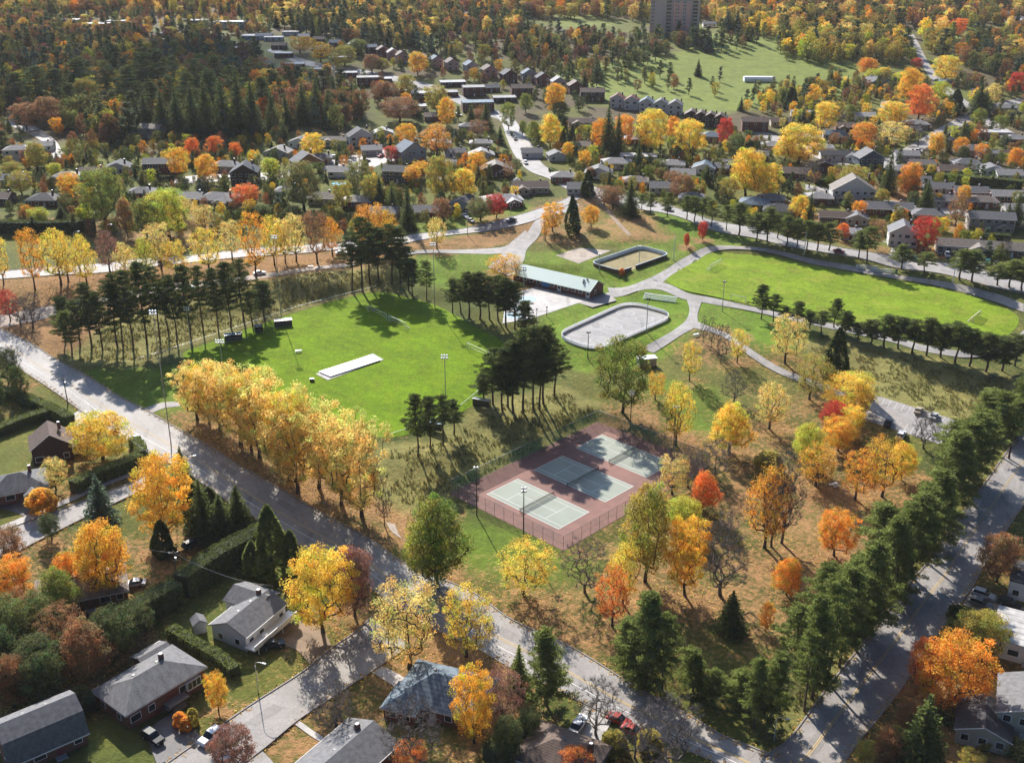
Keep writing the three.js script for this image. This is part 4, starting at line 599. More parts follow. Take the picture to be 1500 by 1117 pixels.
// --- houses farther off: front-wall base pixel, width, depth, turn in degrees, storeys, roof kind, roof, wall
const kindWord = { g: 'gable', G: 'front gable', h: 'hip', f: 'flat' }, wallWord = { white: 'white', brick: 'red brick', beige: 'beige', navy: 'navy blue', darkbrick: 'dark brick', grey: 'grey', wood: 'orange timber', blue: 'pale blue', pink: 'pink', stone: 'stone' };
function rowOf(zone, group, list) {
  for (const s of list.trim().split('\n')) {
    const [px, py, w, d, deg, st, roof, rm, wm, note = ''] = s.trim().split(/\s+/), g = G(+px, +py), t = +deg * Math.PI / 180, D = +d, p = V(g.x - Math.sin(t) * D / 2, 0, g.z - Math.cos(t) * D / 2); p.y = Math.min(H(p.x, p.z), g.y) - 0.05;
    const blocks = [{ w: +w, d: D, h: 2.8 * +st + 0.2, roof, rm: RM[rm], wm: WM[wm], pitch: roof === 'h' ? 0.19 : roof === 'G' && +st > 1 ? 0.3 : 0.2, sides: g.z < -640 ? [] : [-Math.sign(g.x || 1)] }];
    if (+w > 15 && roof !== 'f') blocks.push({ w: +w * 0.34, d: 5, x: (houseNo % 2 ? 1 : -1) * +w * 0.24, z: D / 2, h: 2.7, roof: 'G', rm: RM[rm], wm: WM[wm], pitch: 0.22, sides: [] });
    const first = note.replace(/_/g, ' ');
    house('house', `${+st > 1 ? 'tall' : 'low'} ${wallWord[wm]} house with ${rm} ${kindWord[roof]} roof ${first || zone}`, group, p, t, blocks, { st: +st, chimney: roof === 'f' ? 0 : 1, vents: roof === 'f' ? 2 : 0, detail: g.z > -560 });
  }
}
rowOf('north of the upper road', far, `
  26 236 14 9 8 2 h pale white beside_the_forest_lane
  60 303 13 11 0 1 h dark brick behind_the_dark_hedge
  -2 300 9 9 0 1 g brown brick
  172 254 12 9 5 1 G dark white
  235 256 17 9 3 2 g grey brick with_a_long_porch
  326 252 13 10 -10 1 h grey beige
  358 270 13 10 4 2 G dark darkbrick
  312 303 17 12 -14 1 h grey white beside_the_orange_ball_maple
  404 232 13 9 -10 1 G pale blue
  437 217 12 9 -8 1 G grey white
  454 254 14 10 28 2 G grey wood
  495 260 10 9 0 1 g pale white beside_the_round_pool
  492 214 18 8 0 1 g tan beige
  530 215 13 9 20 2 G dark white
  562 203 11 9 10 1 G white white
  607 237 14 11 30 2 G blue grey
  582 268 15 9 -12 2 g dark navy
  704 218 12 8 0 1 h pale beige
  706 236 13 9 5 1 G pale white
  727 258 16 10 5 1 G tan brick
  690 193 14 8 0 1 h grey grey
  622 320 13 9 0 1 g grey brick behind_the_tall_spruce
  674 310 14 10 -20 1 G dark blue
  738 304 18 10 12 1 h white brick at_the_upper_road_bend
  778 284 17 10 6 1 g brown beige
  817 236 9 8 10 1 G grey white
  876 262 13 9 -8 1 G grey white
  902 248 15 10 -5 1 h pale beige
  935 238 19 9 -6 1 f white beige
  972 284 13 9 -6 1 g grey white
  1030 255 11 10 -15 1 G blue white
  1055 254 8 8 -15 1 g grey brick
  1042 208 12 10 -10 1 h blue grey
  1106 193 15 10 -8 2 g brown brick
  858 187 20 9 0 1 g brown beige
  1104 309 13 11 -15 1 h blue brick
  1140 319 13 11 -15 1 h dark grey`);
rowOf('beside the golf course', 'houses beside the golf course', `
  1147 186 14 9 -5 1 g brown beige
  1176 172 14 9 -8 1 f grey stone
  1222 205 12 9 -10 1 g blue beige
  1245 194 16 9 -10 1 g brown brick
  1237 209 13 9 -10 1 g dark brick
  1268 178 12 9 -4 1 g white white with_a_tall_brick_chimney
  1290 128 20 12 20 1 G grey white
  1345 190 13 10 -6 1 h pale brick
  1338 198 9 8 -6 1 g grey blue
  1300 214 11 8 0 1 g brown brick
  1234 236 22 9 -6 1 g dark white
  1276 248 13 9 6 2 G grey navy
  1208 253 13 9 -10 1 G brown brick
  1458 202 18 9 -4 1 f white grey
  1432 229 16 11 -4 1 h grey stone
  1462 234 18 9 4 1 f dark stone
  1455 258 11 8 -6 1 G grey white
  1250 297 19 10 -6 2 G tan white
  1377 285 13 9 -8 1 g grey white
  1424 291 15 9 -8 1 g grey brick
  1482 297 17 9 -8 1 g pale brick
  1225 328 14 8 -10 1 g brown brick
  1302 316 21 10 -8 1 g grey brick
  1386 303 10 8 -8 1 g grey stone
  1452 340 18 9 -12 2 g grey stone
  1322 362 11 10 -14 2 G grey white beside_the_crimson_maple
  1413 372 21 9 -14 1 g tan beige
  1482 377 15 9 -14 1 g tan brick
  1255 330 9 7 -12 1 G grey beige
  1246 352 8 7 -12 1 g white white
  1040 40 12 9 0 1 g grey white
  1470 25 16 9 0 1 g blue white
  1385 125 12 9 10 1 f blue beige
  1130 302 12 9 -10 1 h grey beige
  1165 262 14 9 -12 1 g brown brick
  1322 258 13 9 -8 1 h pale beige
  1352 250 12 9 -6 1 g tan brick
  1418 248 13 9 -6 1 h grey stone
  1490 236 14 9 -6 1 g brown beige
  1490 212 13 9 -4 1 h pale brick
  1182 210 12 9 -10 1 h tan beige
  1108 236 12 9 -10 1 g grey brick
  1132 222 12 9 -10 1 h pale white
  1312 200 11 9 0 1 g tan brick
  1382 212 13 9 0 1 h grey beige
  1330 236 12 9 -6 1 g pale grey
  1395 258 12 9 -8 1 g brown brick
  1440 142 12 9 0 1 g grey beige
  1475 165 13 9 0 1 g pale stone
  1310 160 12 9 0 1 h tan white
  1205 225 12 9 -8 1 h pale beige
  1345 275 12 9 -8 1 g grey beige
  1440 305 13 9 -8 1 h tan brick
  1495 318 12 9 -8 1 g pale stone
  1480 265 12 9 -8 1 g pale white
  1360 325 13 9 -10 1 h grey beige
  1200 300 12 9 -10 1 h pale brick`);
rowOf('north of the upper road', far, `
  20 272 12 9 4 1 g grey beige
  95 268 12 9 4 1 h pale white
  132 262 11 9 4 1 g brown brick
  205 292 12 9 0 1 h grey brick
  275 300 12 9 0 1 g pale beige
  420 290 12 9 -4 1 h grey grey
  470 300 12 9 -4 1 g tan beige
  522 305 13 9 -4 1 h pale brick
  560 322 12 9 -4 1 g grey beige
  652 250 11 9 0 1 g pale white
  660 275 12 9 4 1 h tan brick
  60 222 12 9 10 1 g pale white
  470 240 11 9 10 1 h grey beige
  545 228 11 9 10 1 g pale grey
  645 218 12 9 8 1 h tan beige
  668 232 11 9 8 1 g grey white
  825 268 12 9 -4 1 h pale brick
  848 285 11 9 -4 1 g grey white
  930 275 12 9 -8 1 h tan beige
  1000 264 12 9 -8 1 g pale grey
  1012 300 11 9 -10 1 h grey brick
  1075 250 12 9 -10 1 g tan white
  985 250 12 9 -8 1 h pale beige
  850 222 11 9 -4 1 g tan white
  930 212 12 9 -6 1 h pale brick
  780 232 11 9 4 1 g grey white`);
rowOf('in the far terraces', 'terraces far behind the forest', `
  507 113 16 9 6 1 f white brick
  542 126 18 10 8 2 f pale brick
  620 150 14 11 10 2 f white brick
  664 127 18 11 8 1 f white darkbrick
  695 141 15 11 8 2 f pale brick
  612 163 12 10 8 1 f white white
  701 164 20 11 8 2 f blue brick
  617 95 9 10 18 2 g blue brick
  641 99 9 10 18 2 G blue pink
  664 103 9 10 18 2 G brown pink
  692 107 9 10 18 2 G blue grey
  719 114 10 10 18 2 G brown pink
  748 121 10 10 18 2 G dark brick
  446 64 9 9 15 2 g white brick
  468 68 9 9 15 2 g brown brick
  492 73 9 9 15 2 g blue brick
  545 80 9 9 15 2 g blue darkbrick
  562 84 9 9 15 2 G brown brick
  577 88 9 9 15 2 G pale pink
  776 120 10 9 10 2 G blue grey
  797 126 10 9 10 2 G dark brick
  868 148 16 10 0 2 g brown darkbrick
  903 158 9 10 -12 2 G red white
  924 161 9 10 -12 2 G red white
  946 164 9 10 -12 2 G blue white
  967 166 9 10 -12 2 G grey white
  988 168 9 10 -12 2 G grey white
  1012 182 8 10 -12 2 G brown darkbrick
  1026 184 8 10 -12 2 G brown darkbrick
  1040 186 8 10 -12 2 G brown darkbrick
  1054 188 8 10 -12 2 G brown darkbrick
  218 203 13 9 -12 2 g tan stone
  400 60 16 9 4 1 f white white
  415 84 14 9 4 1 f white brick
  386 58 14 9 4 1 g blue white
  430 100 16 9 6 1 f pale brick
  455 108 16 9 6 1 f grey brick
  470 82 9 9 15 2 g brown brick
  520 76 9 9 15 2 G pale brick
  590 92 9 9 18 2 G brown pink
  655 142 15 10 8 1 f pale brick
  580 140 15 10 8 1 f pale brick
  560 122 14 10 8 1 f white brick
  740 150 15 10 6 1 f pale darkbrick
  765 142 14 10 6 2 g brown brick
  640 178 15 9 6 1 g brown brick
  820 132 10 9 10 2 G pale grey
  845 138 10 9 10 2 G brown brick
  408 72 12 9 4 1 g brown brick
  425 52 14 9 4 1 f pale white
  500 90 14 9 6 1 f pale brick
  720 135 12 9 12 1 g grey brick
  585 168 12 9 8 1 g tan beige`);
rowOf('on the far wooded hill', 'shops on the wooded hill', `
  226 70 30 14 -4 2 f pale white
  338 42 32 14 0 2 f pale white
  288 40 16 14 0 2 f grey grey
  372 58 22 14 0 1 f pale blue
  140 40 22 14 0 1 f pale brick
  168 36 18 12 0 1 f grey beige
  185 46 22 12 8 1 h brown brick
  98 34 20 12 0 1 f pale beige
  252 54 22 12 0 1 f pale white
  330 84 20 12 -6 1 f pale grey
  120 52 16 12 4 1 g brown brick
  300 66 16 12 4 1 g grey white
  355 76 16 12 4 1 f pale brick
  680 24 22 14 0 1 f pale beige
  610 30 18 10 0 1 f grey white
  800 20 20 12 0 1 f pale white
  1490 34 16 12 0 1 g pale white`);
// --- the tall pink apartment block
{
  const p = G(990, 52), t = thing('apartment_tower', 'tall pink and grey apartment block with stacked balconies above the golf course', 'apartment block', p, -0.12), fl = 10, H0 = 2.95;
  const conc = std([0.66, 0.50, 0.45], 0.85), pink = std([0.86, 0.47, 0.38], 0.85); t.scale.set(0.74, 1, 0.8);
  part('wall', bx(52, fl * H0, 14, 0, fl * H0 / 2, 0), conc, t); part('wall', bx(22, fl * H0 + 1.5, 14, -20, (fl * H0 + 1.5) / 2, -9), conc, t);
  for (const [x, z, hh] of [[-2, 7.3, fl * H0 - 1], [4, 7.3, fl * H0 - 1], [13, 7.3, fl * H0 - 2], [-24, 0, fl * H0 + 1], [-17, 0, fl * H0 + 1]]) part('stair_shaft', bx(z > 5 ? 5.2 : 3, hh, z > 5 ? 1.2 : 5, x, hh / 2, z), pink, t);
  const rf = part('roof', bx(53, 0.5, 15, 0, fl * H0 + 0.25, 0), RM.grey, t); part('plant_room', bx(8, 3, 6, 2, fl * H0 + 2, -2), WM.white, rf);
  for (let f = 0; f < fl; f++) {
    for (const x of [-9.5, 20.5]) { const b = part('balcony', bx(6.5, 0.25, 1.8, x, f * H0 + 2.9, 7.9), conc, t); part('railing', bx(6.5, 1.0, 0.1, x, f * H0 + 3.5, 8.75), WM.stone, b); part('recess', bx(5.6, 2.0, 0.15, x, f * H0 + 1.5, 7.05), M.pane, b); }
    for (const x of [-1.0, 1.2, 7.5, 9.5]) windowOn(t, x, f * H0 + 1.6, x < 3 && x > -4 ? 7.95 : 7.05, 0, 1.1, 1.1);
    for (const z of [-3.5, 3.5]) windowOn(t, 26.05, f * H0 + 1.6, z, Math.PI / 2, 1.6, 1.3);
    for (const x of [-28, -20.5]) { const b = part('balcony', bx(4.5, 0.25, 1.6, x, f * H0 + 2.9, -1.2), conc, t); part('railing', bx(4.5, 1.0, 0.1, x, f * H0 + 3.5, -0.4), WM.stone, b); }
  }
}
{ const t = thing('swimming_pool', 'round pale blue pool behind the small white house', 'pool', G(497, 272)); part('wall', new THREE.CylinderGeometry(3.6, 3.6, 1.3, 28, 1, true).translate(0, 0.65, 0), M.trim, t); part('water', new THREE.CylinderGeometry(3.5, 3.5, 1.1, 28).translate(0, 0.55, 0), std([0.10, 0.42, 0.52], 0.1), t); }
function shed(label, px, py, w, d, turn, rm, wm) { house('garden_shed', label, 'garden sheds', G(px, py), turn, [{ w, d, h: 2.1, roof: 'G', pitch: 0.36, rm: RM[rm], wm: WM[wm], plain: true, o: 0.25 }], { chimney: 0, door: false, cat: 'shed' }); }
shed('small white garden shed beside the street hedge', 757, 270, 3, 3, 0.1, 'white', 'white'); shed('small grey garden shed in the shaded yard of the deck house', 292, 922, 2.4, 2.6, 0.5, 'grey', 'grey'); shed('teal garden shed below the forest edge', 494, 217, 3.5, 3.5, 0, 'blue', 'blue');
{ const t = thing('golf_tent', 'long white tent by the golf course trees', 'tent', G(1112, 119), -0.05); part('canopy', extrudeX([[-4, 0.1], [-4, 2.2], [-2, 3.4], [2, 3.4], [4, 2.2], [4, 0.1]], 22), std([0.8, 0.8, 0.82], 0.6), t); }
// ------------------------------------------------------------------ trees
class Leaves {   // a crown: many small faces, each with a tint of its own
  constructor() { this.p = []; this.c = []; this.i = []; this.n = 0; }
  face(x, y, z, a, b, ax, ay, az, bx_, by, bz, r, g, bl) {
    this.p.push(x - ax * a, y - ay * a, z - az * a, x + bx_ * b, y + by * b, z + bz * b, x + ax * a, y + ay * a, z + az * a, x - bx_ * b, y - by * b, z - bz * b);
    for (let k = 0; k < 4; k++) this.c.push(r, g, bl);
    const n = this.n; this.i.push(n, n + 1, n + 2, n, n + 2, n + 3); this.n += 4;
  }
  leaf(x, y, z, size, asp, tint) {
    const th = R() * 6.283, u = R() * 2 - 1, s = Math.sqrt(1 - u * u), ax = s * Math.cos(th), ay = u * 0.8, az = s * Math.sin(th), q = R() * 6.283;
    let bx_ = Math.cos(q), by = R() * 1.2 - 0.6, bz = Math.sin(q); const d = ax * bx_ + ay * by + az * bz; bx_ -= d * ax; by -= d * ay; bz -= d * az; const L = Math.hypot(bx_, by, bz) || 1;
    const k = tint[3] * (0.86 + 0.28 * R());
    this.face(x, y, z, size * (0.75 + 0.5 * R()), size * asp * (0.75 + 0.5 * R()), ax, ay, az, bx_ / L, by / L, bz / L, k * tint[0], k * tint[1], k * tint[2]);
  }
  puff(x, y, z, rx, ry, n, size, asp, tint) {
    for (let i = 0; i < n; i++) { const th = R() * 6.283, u = R() * 2 - 1, s = Math.sqrt(1 - u * u), r = Math.pow(R(), 0.42); this.leaf(x + s * Math.cos(th) * r * rx, y + u * r * ry, z + s * Math.sin(th) * r * rx, size, asp, tint); }
  }
  build() { const g = new THREE.BufferGeometry(); g.setAttribute('position', new THREE.Float32BufferAttribute(this.p, 3)); g.setAttribute('color', new THREE.Float32BufferAttribute(this.c, 3)); g.setIndex(new THREE.BufferAttribute(new Uint32Array(this.i), 1)); return g; }
}
class Wood {
  constructor() { this.p = []; this.i = []; this.n = 0; }
  limb(a, b, r0, r1, sides = 5) {
    const d = b.clone().sub(a).normalize(), u = Math.abs(d.y) < 0.9 ? V(0, 1, 0) : V(1, 0, 0), x = u.clone().cross(d).normalize(), y = d.clone().cross(x), n = this.n;
    for (let e = 0; e < 2; e++) for (let k = 0; k < sides; k++) { const t = k / sides * 6.283, r = e ? r1 : r0, c = e ? b : a; this.p.push(c.x + (x.x * Math.cos(t) + y.x * Math.sin(t)) * r, c.y + (x.y * Math.cos(t) + y.y * Math.sin(t)) * r, c.z + (x.z * Math.cos(t) + y.z * Math.sin(t)) * r); }
    for (let k = 0; k < sides; k++) { const l = (k + 1) % sides; this.i.push(n + k, n + l, n + sides + k, n + l, n + sides + l, n + sides + k); }
    this.n += sides * 2;
  }
  twig(a, b, r) { const d = b.clone().sub(a), q = V(R() - 0.5, R() - 0.5, R() - 0.5).cross(d).normalize().multiplyScalar(r), n = this.n; this.p.push(a.x - q.x, a.y - q.y, a.z - q.z, a.x + q.x, a.y + q.y, a.z + q.z, b.x, b.y, b.z); this.i.push(n, n + 1, n + 2); this.n += 3; }
  build() { const g = new THREE.BufferGeometry(); g.setAttribute('position', new THREE.Float32BufferAttribute(this.p, 3)); g.setIndex(new THREE.BufferAttribute(new Uint32Array(this.i), 1)); g.computeVertexNormals(); return g; }
}
// a broadleaf tree 12 m high, crown 9 m wide: clumps fill an envelope, limbs grow to each clump
function skeleton(N, low, shape, lean = 0.4) {
  const seed = R() * 200;
  const nodes = [], seg = [], add = (p, parent) => { nodes.push({ p, parent, load: 0 }); return nodes.length - 1; };
  let at = add(V(0, 0, 0), -1), x = 0, z = 0;
  for (const y of [low * 0.5, low, low + (12 - low) * 0.28, low + (12 - low) * 0.55]) { x += rr(-lean, lean) * 0.4; z += rr(-lean, lean) * 0.4; at = add(V(x, y, z), at); }
  const pts = []; let guard = 0;
  while (pts.length < N && guard++ < N * 60) { const t = Math.pow(R(), 0.85), a = R() * 6.283, rad = shape(t) * 4.5 * (0.62 + 0.62 * vnoise(Math.cos(a) * 1.3 + seed, Math.sin(a) * 1.3 + t * 2.4 + seed)), r = rad * Math.pow(R(), 0.42), p = V(Math.cos(a) * r, low + 0.3 + t * (12 - low - 0.7), Math.sin(a) * r); if (pts.every((q) => q.distanceTo(p) > Math.max(0.55, 1.9 - N * 0.0075))) pts.push(p); }
  pts.sort((a, b) => Math.hypot(a.x, a.z, a.y - low) - Math.hypot(b.x, b.z, b.y - low));
  for (const p of pts) {
    let best = 1, bd = 1e9; nodes.forEach((n, i) => { if (i < 2 || n.p.y > p.y + 0.2) return; const d = n.p.distanceTo(p) + (p.y - n.p.y < 0.3 ? 1 : 0); if (d < bd) { bd = d; best = i; } });
    const a = nodes[best].p, m = a.clone().lerp(p, 0.5).add(V(rr(-.25, .25), rr(-0.1, 0.3), rr(-.25, .25))); add(p, add(m, best));
  }
  for (let i = nodes.length - 1; i > 0; i--) { nodes[i].load += i > 4 && (i - 5) % 2 ? 1 : 0; nodes[nodes[i].parent].load += nodes[i].load; }
  return { nodes, pts };
}
function wood(s, r0, thin = 0.022, fork = 0.48) {
  const w = new Wood(), k = r0 / Math.pow(Math.max(1, s.nodes[0].load), fork), rad = (n) => Math.max(thin, k * Math.pow(Math.max(n.load, 0.4), fork));
  s.nodes.forEach((n, i) => { if (!i) return; const a = s.nodes[n.parent]; w.limb(a.p, n.p, n.parent ? Math.min(rad(a), rad(n) * 1.35) : rad(a) * 1.3, rad(n), i < 6 ? 7 : 4); });
  return w;
}
const shapes = {
  round: (t) => Math.sqrt(Math.max(0, 1 - Math.pow((t - 0.45) / 0.58, 2))), broad: (t) => Math.pow(Math.max(0, 1 - Math.pow((t - 0.55) / 0.6, 2)), 0.45), oval: (t) => Math.pow(Math.max(0, 1 - Math.pow((t - 0.4) / 0.62, 2)), 0.6) * 0.92, vase: (t) => Math.pow(Math.max(0, 1 - Math.pow((t - 0.68) / 0.7, 2)), 0.5),
};
const tintOf = () => { const w = R(), k = rr(0.74, 1.2); return w < 0.2 ? [0.74, 1.02, 0.85, k] : w < 0.42 ? [1.05, 0.84, 0.72, k] : w < 0.5 ? [1.1, 1.12, 1.1, k] : [1, 1, 1, k]; };
function broadleaf(N, per, puffR, size, low, shape, r0) {
  const s = skeleton(N, low, shapes[shape]), L = new Leaves();
  for (const p of s.pts) { const q = puffR * rr(0.7, 1.25), t = tintOf(); L.puff(p.x, p.y, p.z, q, q * 0.72, Math.round(per * rr(0.65, 1.3)), size, 0.62, t); }
  return { trunk: wood(s, r0).build(), crown: L.build() };
}
function bareTree(N, low, shape, r0) {
  const s = skeleton(N, low, shapes[shape], 0.3), w = wood(s, r0, 0.02, 0.5), t = new Wood();
  for (const p of s.pts) for (let i = 0; i < 16; i++) { const e = p.clone().add(V(rr(-1, 1) * 0.9, rr(-0.15, 1.2), rr(-1, 1) * 0.9)), m = p.clone().lerp(e, 0.5); t.twig(p, e, 0.02); for (let k = 0; k < 3; k++) t.twig(m, m.clone().add(V(rr(-.5, .5), rr(-0.05, 0.55), rr(-.5, .5))), 0.012); }
  return { trunk: w.build(), crown: t.build() };
}
function pine(dense, low, cone = 0) {   // 14 m high, crown 6.5 m wide
  const w = new Wood(), L = new Leaves(), cx = (y) => Math.sin(y * 0.35 + lean) * 0.25 * y / 14, lean = R() * 6; let prev = V(0, 0, 0);
  for (let y = 2; y <= 13.6; y += 1.93) { const p = V(cx(y), y, cx(y + 9)); w.limb(prev, p, 0.21 * (1 - (y - 2) / 15), 0.21 * (1 - y / 15), 6); prev = p; }
  for (let y = low; y < 13.7;) {
    const t = (y - low) / (14 - low), R0 = cone ? 3.1 * Math.pow(Math.max(0, 1 - t), 0.8) * (0.6 + 0.4 * sstep(-0.05, 0.15, t)) * rr(0.7, 1.15) + 0.3 : 3.2 * Math.pow(Math.max(0, 1 - t), 0.62) * (0.45 + 0.55 * sstep(-0.05, 0.22, t)) * rr(0.65, 1.1) + 0.3, n = 3 + Math.floor(R() * 3), a0 = R() * 6.283;
    for (let k = 0; k < n; k++) {
      const a = a0 + k * 6.283 / n + rr(-0.4, 0.4), r = R0 * rr(0.6, 1.15), up = rr(0.1, 0.42) * r, o = V(cx(y), y, cx(y + 9)), e = o.clone().add(V(Math.cos(a) * r, up, Math.sin(a) * r)); w.limb(o, e, 0.055, 0.02, 4);
      const m = Math.max(2, Math.round(r * 1.1)); for (let i = 0; i < m; i++) { const f = lerp(0.42, 1.0, m > 1 ? i / (m - 1) : 1), c = o.clone().lerp(e, f), s = rr(0.45, 0.85); L.puff(c.x + rr(-.25, .25), c.y + 0.18, c.z + rr(-.25, .25), s, s * 0.42, Math.round(dense * s), 0.21, 0.30, [1, 1, 1, rr(0.72, 1.28)]); }
    }
    y += (cone ? rr(0.5, 0.8) : rr(0.6, 1.25)) * (1 - t * 0.3);
  }
  L.puff(prev.x, 13.6, prev.z, 0.5, 0.5, dense, 0.26, 0.3, [1, 1, 1, 1.1]);
  return { trunk: w.build(), crown: L.build() };
}
function spruce(levels, per, sz = 0.26) {   // 12 m high, 5.2 m wide
  const w = new Wood(), L = new Leaves(); w.limb(V(0, 0, 0), V(0, 11.6, 0), 0.2, 0.03, 6);
  for (let i = 0; i < levels; i++) {
    const t = i / (levels - 1), y = 0.7 + t * 11, r0 = 2.6 * Math.pow(1 - t, 0.85) + 0.12, n = Math.max(4, Math.round(13 * (1 - t * 0.75)));
    for (let k = 0; k < n; k++) { const a = k / n * 6.283 + i * 2.4 + rr(-.15, .15), r = r0 * rr(0.75, 1.12), tint = [1, 1, 1, rr(0.72, 1.25)], m = Math.max(2, Math.round(per * r / 2.6)); for (let j = 0; j < m; j++) { const f = (j + R()) / m, x = Math.cos(a) * r * f, z = Math.sin(a) * r * f; L.leaf(x + rr(-.16, .16) * (0.5 + r * (0.3 + f * 0.3)), y - 0.32 * r * f * f + 0.1 * f + rr(-.12, .12), z + rr(-.16, .16) * (0.5 + r * (0.3 + f * 0.3)), sz, 0.5, tint); } }
  }
  return { trunk: w.build(), crown: L.build() };
}
function cedar(n, prof, size = 0.22) {   // 8 m high, 3.2 m wide, leafy to the ground
  const w = new Wood(), L = new Leaves(); w.limb(V(0, 0, 0), V(0, 6, 0), 0.14, 0.05, 6);
  const lobes = []; for (let i = 0; i < 70; i++) { const t = R(), a = R() * 6.283; lobes.push([t, a, rr(0.7, 1.3)]); }
  for (let i = 0; i < n; i++) { const lb = lobes[i % 70], t = clamp(lb[0] + rr(-.09, .09), 0.005, 1), a = lb[1] + rr(-.4, .4), r = prof(t) * 1.6 * (0.66 + 0.42 * Math.sqrt(R())) * (0.9 + 0.12 * Math.sin(lb[1] * 3 + lb[0] * 9)); L.leaf(Math.cos(a) * r, 0.1 + t * 7.8, Math.sin(a) * r, size, 0.6, [1, 1, 1, lb[2]]); }
  return { trunk: w.build(), crown: L.build() };
}
function pineFar() {   // a big shaggy conifer for the far wood, 11.8 m high and 5 m wide before scaling
  const w = new Wood(), L = new Leaves(); w.limb(V(0, 0, 0), V(0, 11, 0), 0.2, 0.04, 5);
  for (let i = 0; i < 46; i++) { const t = R(), r = 2.2 * Math.pow(1 - t, 0.55) * (0.5 + 0.5 * sstep(0, 0.3, t)) * Math.sqrt(R()), a = R() * 6.283, s = rr(0.6, 1.0); L.puff(Math.cos(a) * r, 2.2 + t * 9.2, Math.sin(a) * r, s, s * 0.6, 26, 0.36, 0.4, [1, 1, 1, rr(0.7, 1.25)]); }
  return { trunk: w.build(), crown: L.build() };
}
const cedarProf = (t) => Math.pow(Math.max(0, 1 - t), 0.6) * Math.min(1, 0.7 + t * 2.2), bushProf = (t) => Math.sqrt(Math.max(0, 1 - Math.pow((t - 0.36) / 0.64, 2)));
const lib = { P: [], m: [], s: [], v: [], b: [], p: [], c: [], a: [], u: [], M: [], C: [] };
R = mulberry(21);
for (const sh of ['round', 'broad', 'oval', 'round', 'broad']) lib.m.push(broadleaf(140, 96, 0.98, 0.145, 1.8, sh, 0.26));
for (const sh of ['broad', 'round', 'oval']) lib.s.push(broadleaf(160, 42, 0.82, 0.13, 2.2, sh, 0.27));
for (let i = 0; i < 4; i++) lib.v.push(broadleaf(185, 66, 0.8, 0.13, 1.6, 'vase', 0.28));
for (let i = 0; i < 3; i++) lib.b.push(bareTree(120, 2.0, ['broad', 'oval', 'round'][i], 0.26));
for (let i = 0; i < 5; i++) lib.p.push(pine(120, [4.8, 3.8, 5.8, 4.2, 5.2][i]));
for (let i = 0; i < 5; i++) lib.P.push(pine(110, [1.6, 2.4, 2.0, 1.3, 2.8][i], 1));
for (let i = 0; i < 3; i++) lib.c.push(spruce(30, 22));
for (let i = 0; i < 2; i++) lib.a.push(cedar(3600, cedarProf));
for (let i = 0; i < 2; i++) lib.u.push(cedar(2200, bushProf, 0.26));
for (const sh of ['round', 'broad', 'oval']) lib.M.push(broadleaf(46, 30, 1.5, 0.42, 1.6, sh, 0.28));     // for trees far off
lib.C.push(spruce(18, 12, 0.5)); for (let i = 0; i < 4; i++) lib.C.push(pineFar());;
const full = { m: [12, 9.6], s: [12, 9.6], v: [12, 9.6], b: [12, 9.6], p: [14, 6.2], P: [14, 6.2], c: [11.8, 5.0], a: [8, 3.2], u: [8, 3.2], M: [12, 10], C: [11.8, 5.0] };
const leafColour = { y: [0.90, 0.68, 0.10], g: [0.86, 0.53, 0.06], o: [0.84, 0.42, 0.05], r: [0.62, 0.075, 0.04], k: [0.40, 0.21, 0.09], n: [0.27, 0.30, 0.045], l: [0.62, 0.61, 0.08], t: [0.90, 0.70, 0.22], d: [0.115, 0.142, 0.038], w: [0.34, 0.17, 0.12], h: [0.29, 0.28, 0.085], e: [0.12, 0.165, 0.10], q: [0.195, 0.228, 0.055], f: [0.86, 0.29, 0.055], z: [0.48, 0.40, 0.075] };
const colourWord = { y: 'yellow', g: 'golden', o: 'orange', r: 'crimson', k: 'rust brown', n: 'green', l: 'lime yellow', t: 'pale gold', d: 'dark green', w: 'maroon', h: 'olive', e: 'blue green', q: 'deep green', f: 'flame orange', z: 'olive gold' };
const leafMat = {}, barkMat = { d: std([0.055, 0.045, 0.04], 0.95), g: std([0.12, 0.10, 0.085], 0.95), p: std([0.10, 0.062, 0.045], 0.95), t: std([0.15, 0.125, 0.11], 0.95) };
function leaves(c, needles) { const k = c + (needles ? 'x' : ''); return leafMat[k] ??= new THREE.MeshPhysicalMaterial({ color: col(...leafColour[c]), vertexColors: true, roughness: 0.9, transmission: needles ? 0.32 : 0.52, thickness: 0, specularIntensity: needles ? 0.06 : 0.25, side: THREE.DoubleSide }); }
const kinds = { m: ['broadleaf_tree', 'tree'], M: ['broadleaf_tree', 'tree'], s: ['broadleaf_tree', 'thin leaved tree'], v: ['broadleaf_tree', 'upright tree'], b: ['bare_tree', 'bare tree'], p: ['pine_tree', 'pine'], P: ['pine_tree', 'shaggy pine'], c: ['spruce_tree', 'spruce'], C: ['spruce_tree', 'spruce'], a: ['cedar_tree', 'cedar'], u: ['shrub', 'shrub'] };
let treeNo = 0;
const treeSpots = [];
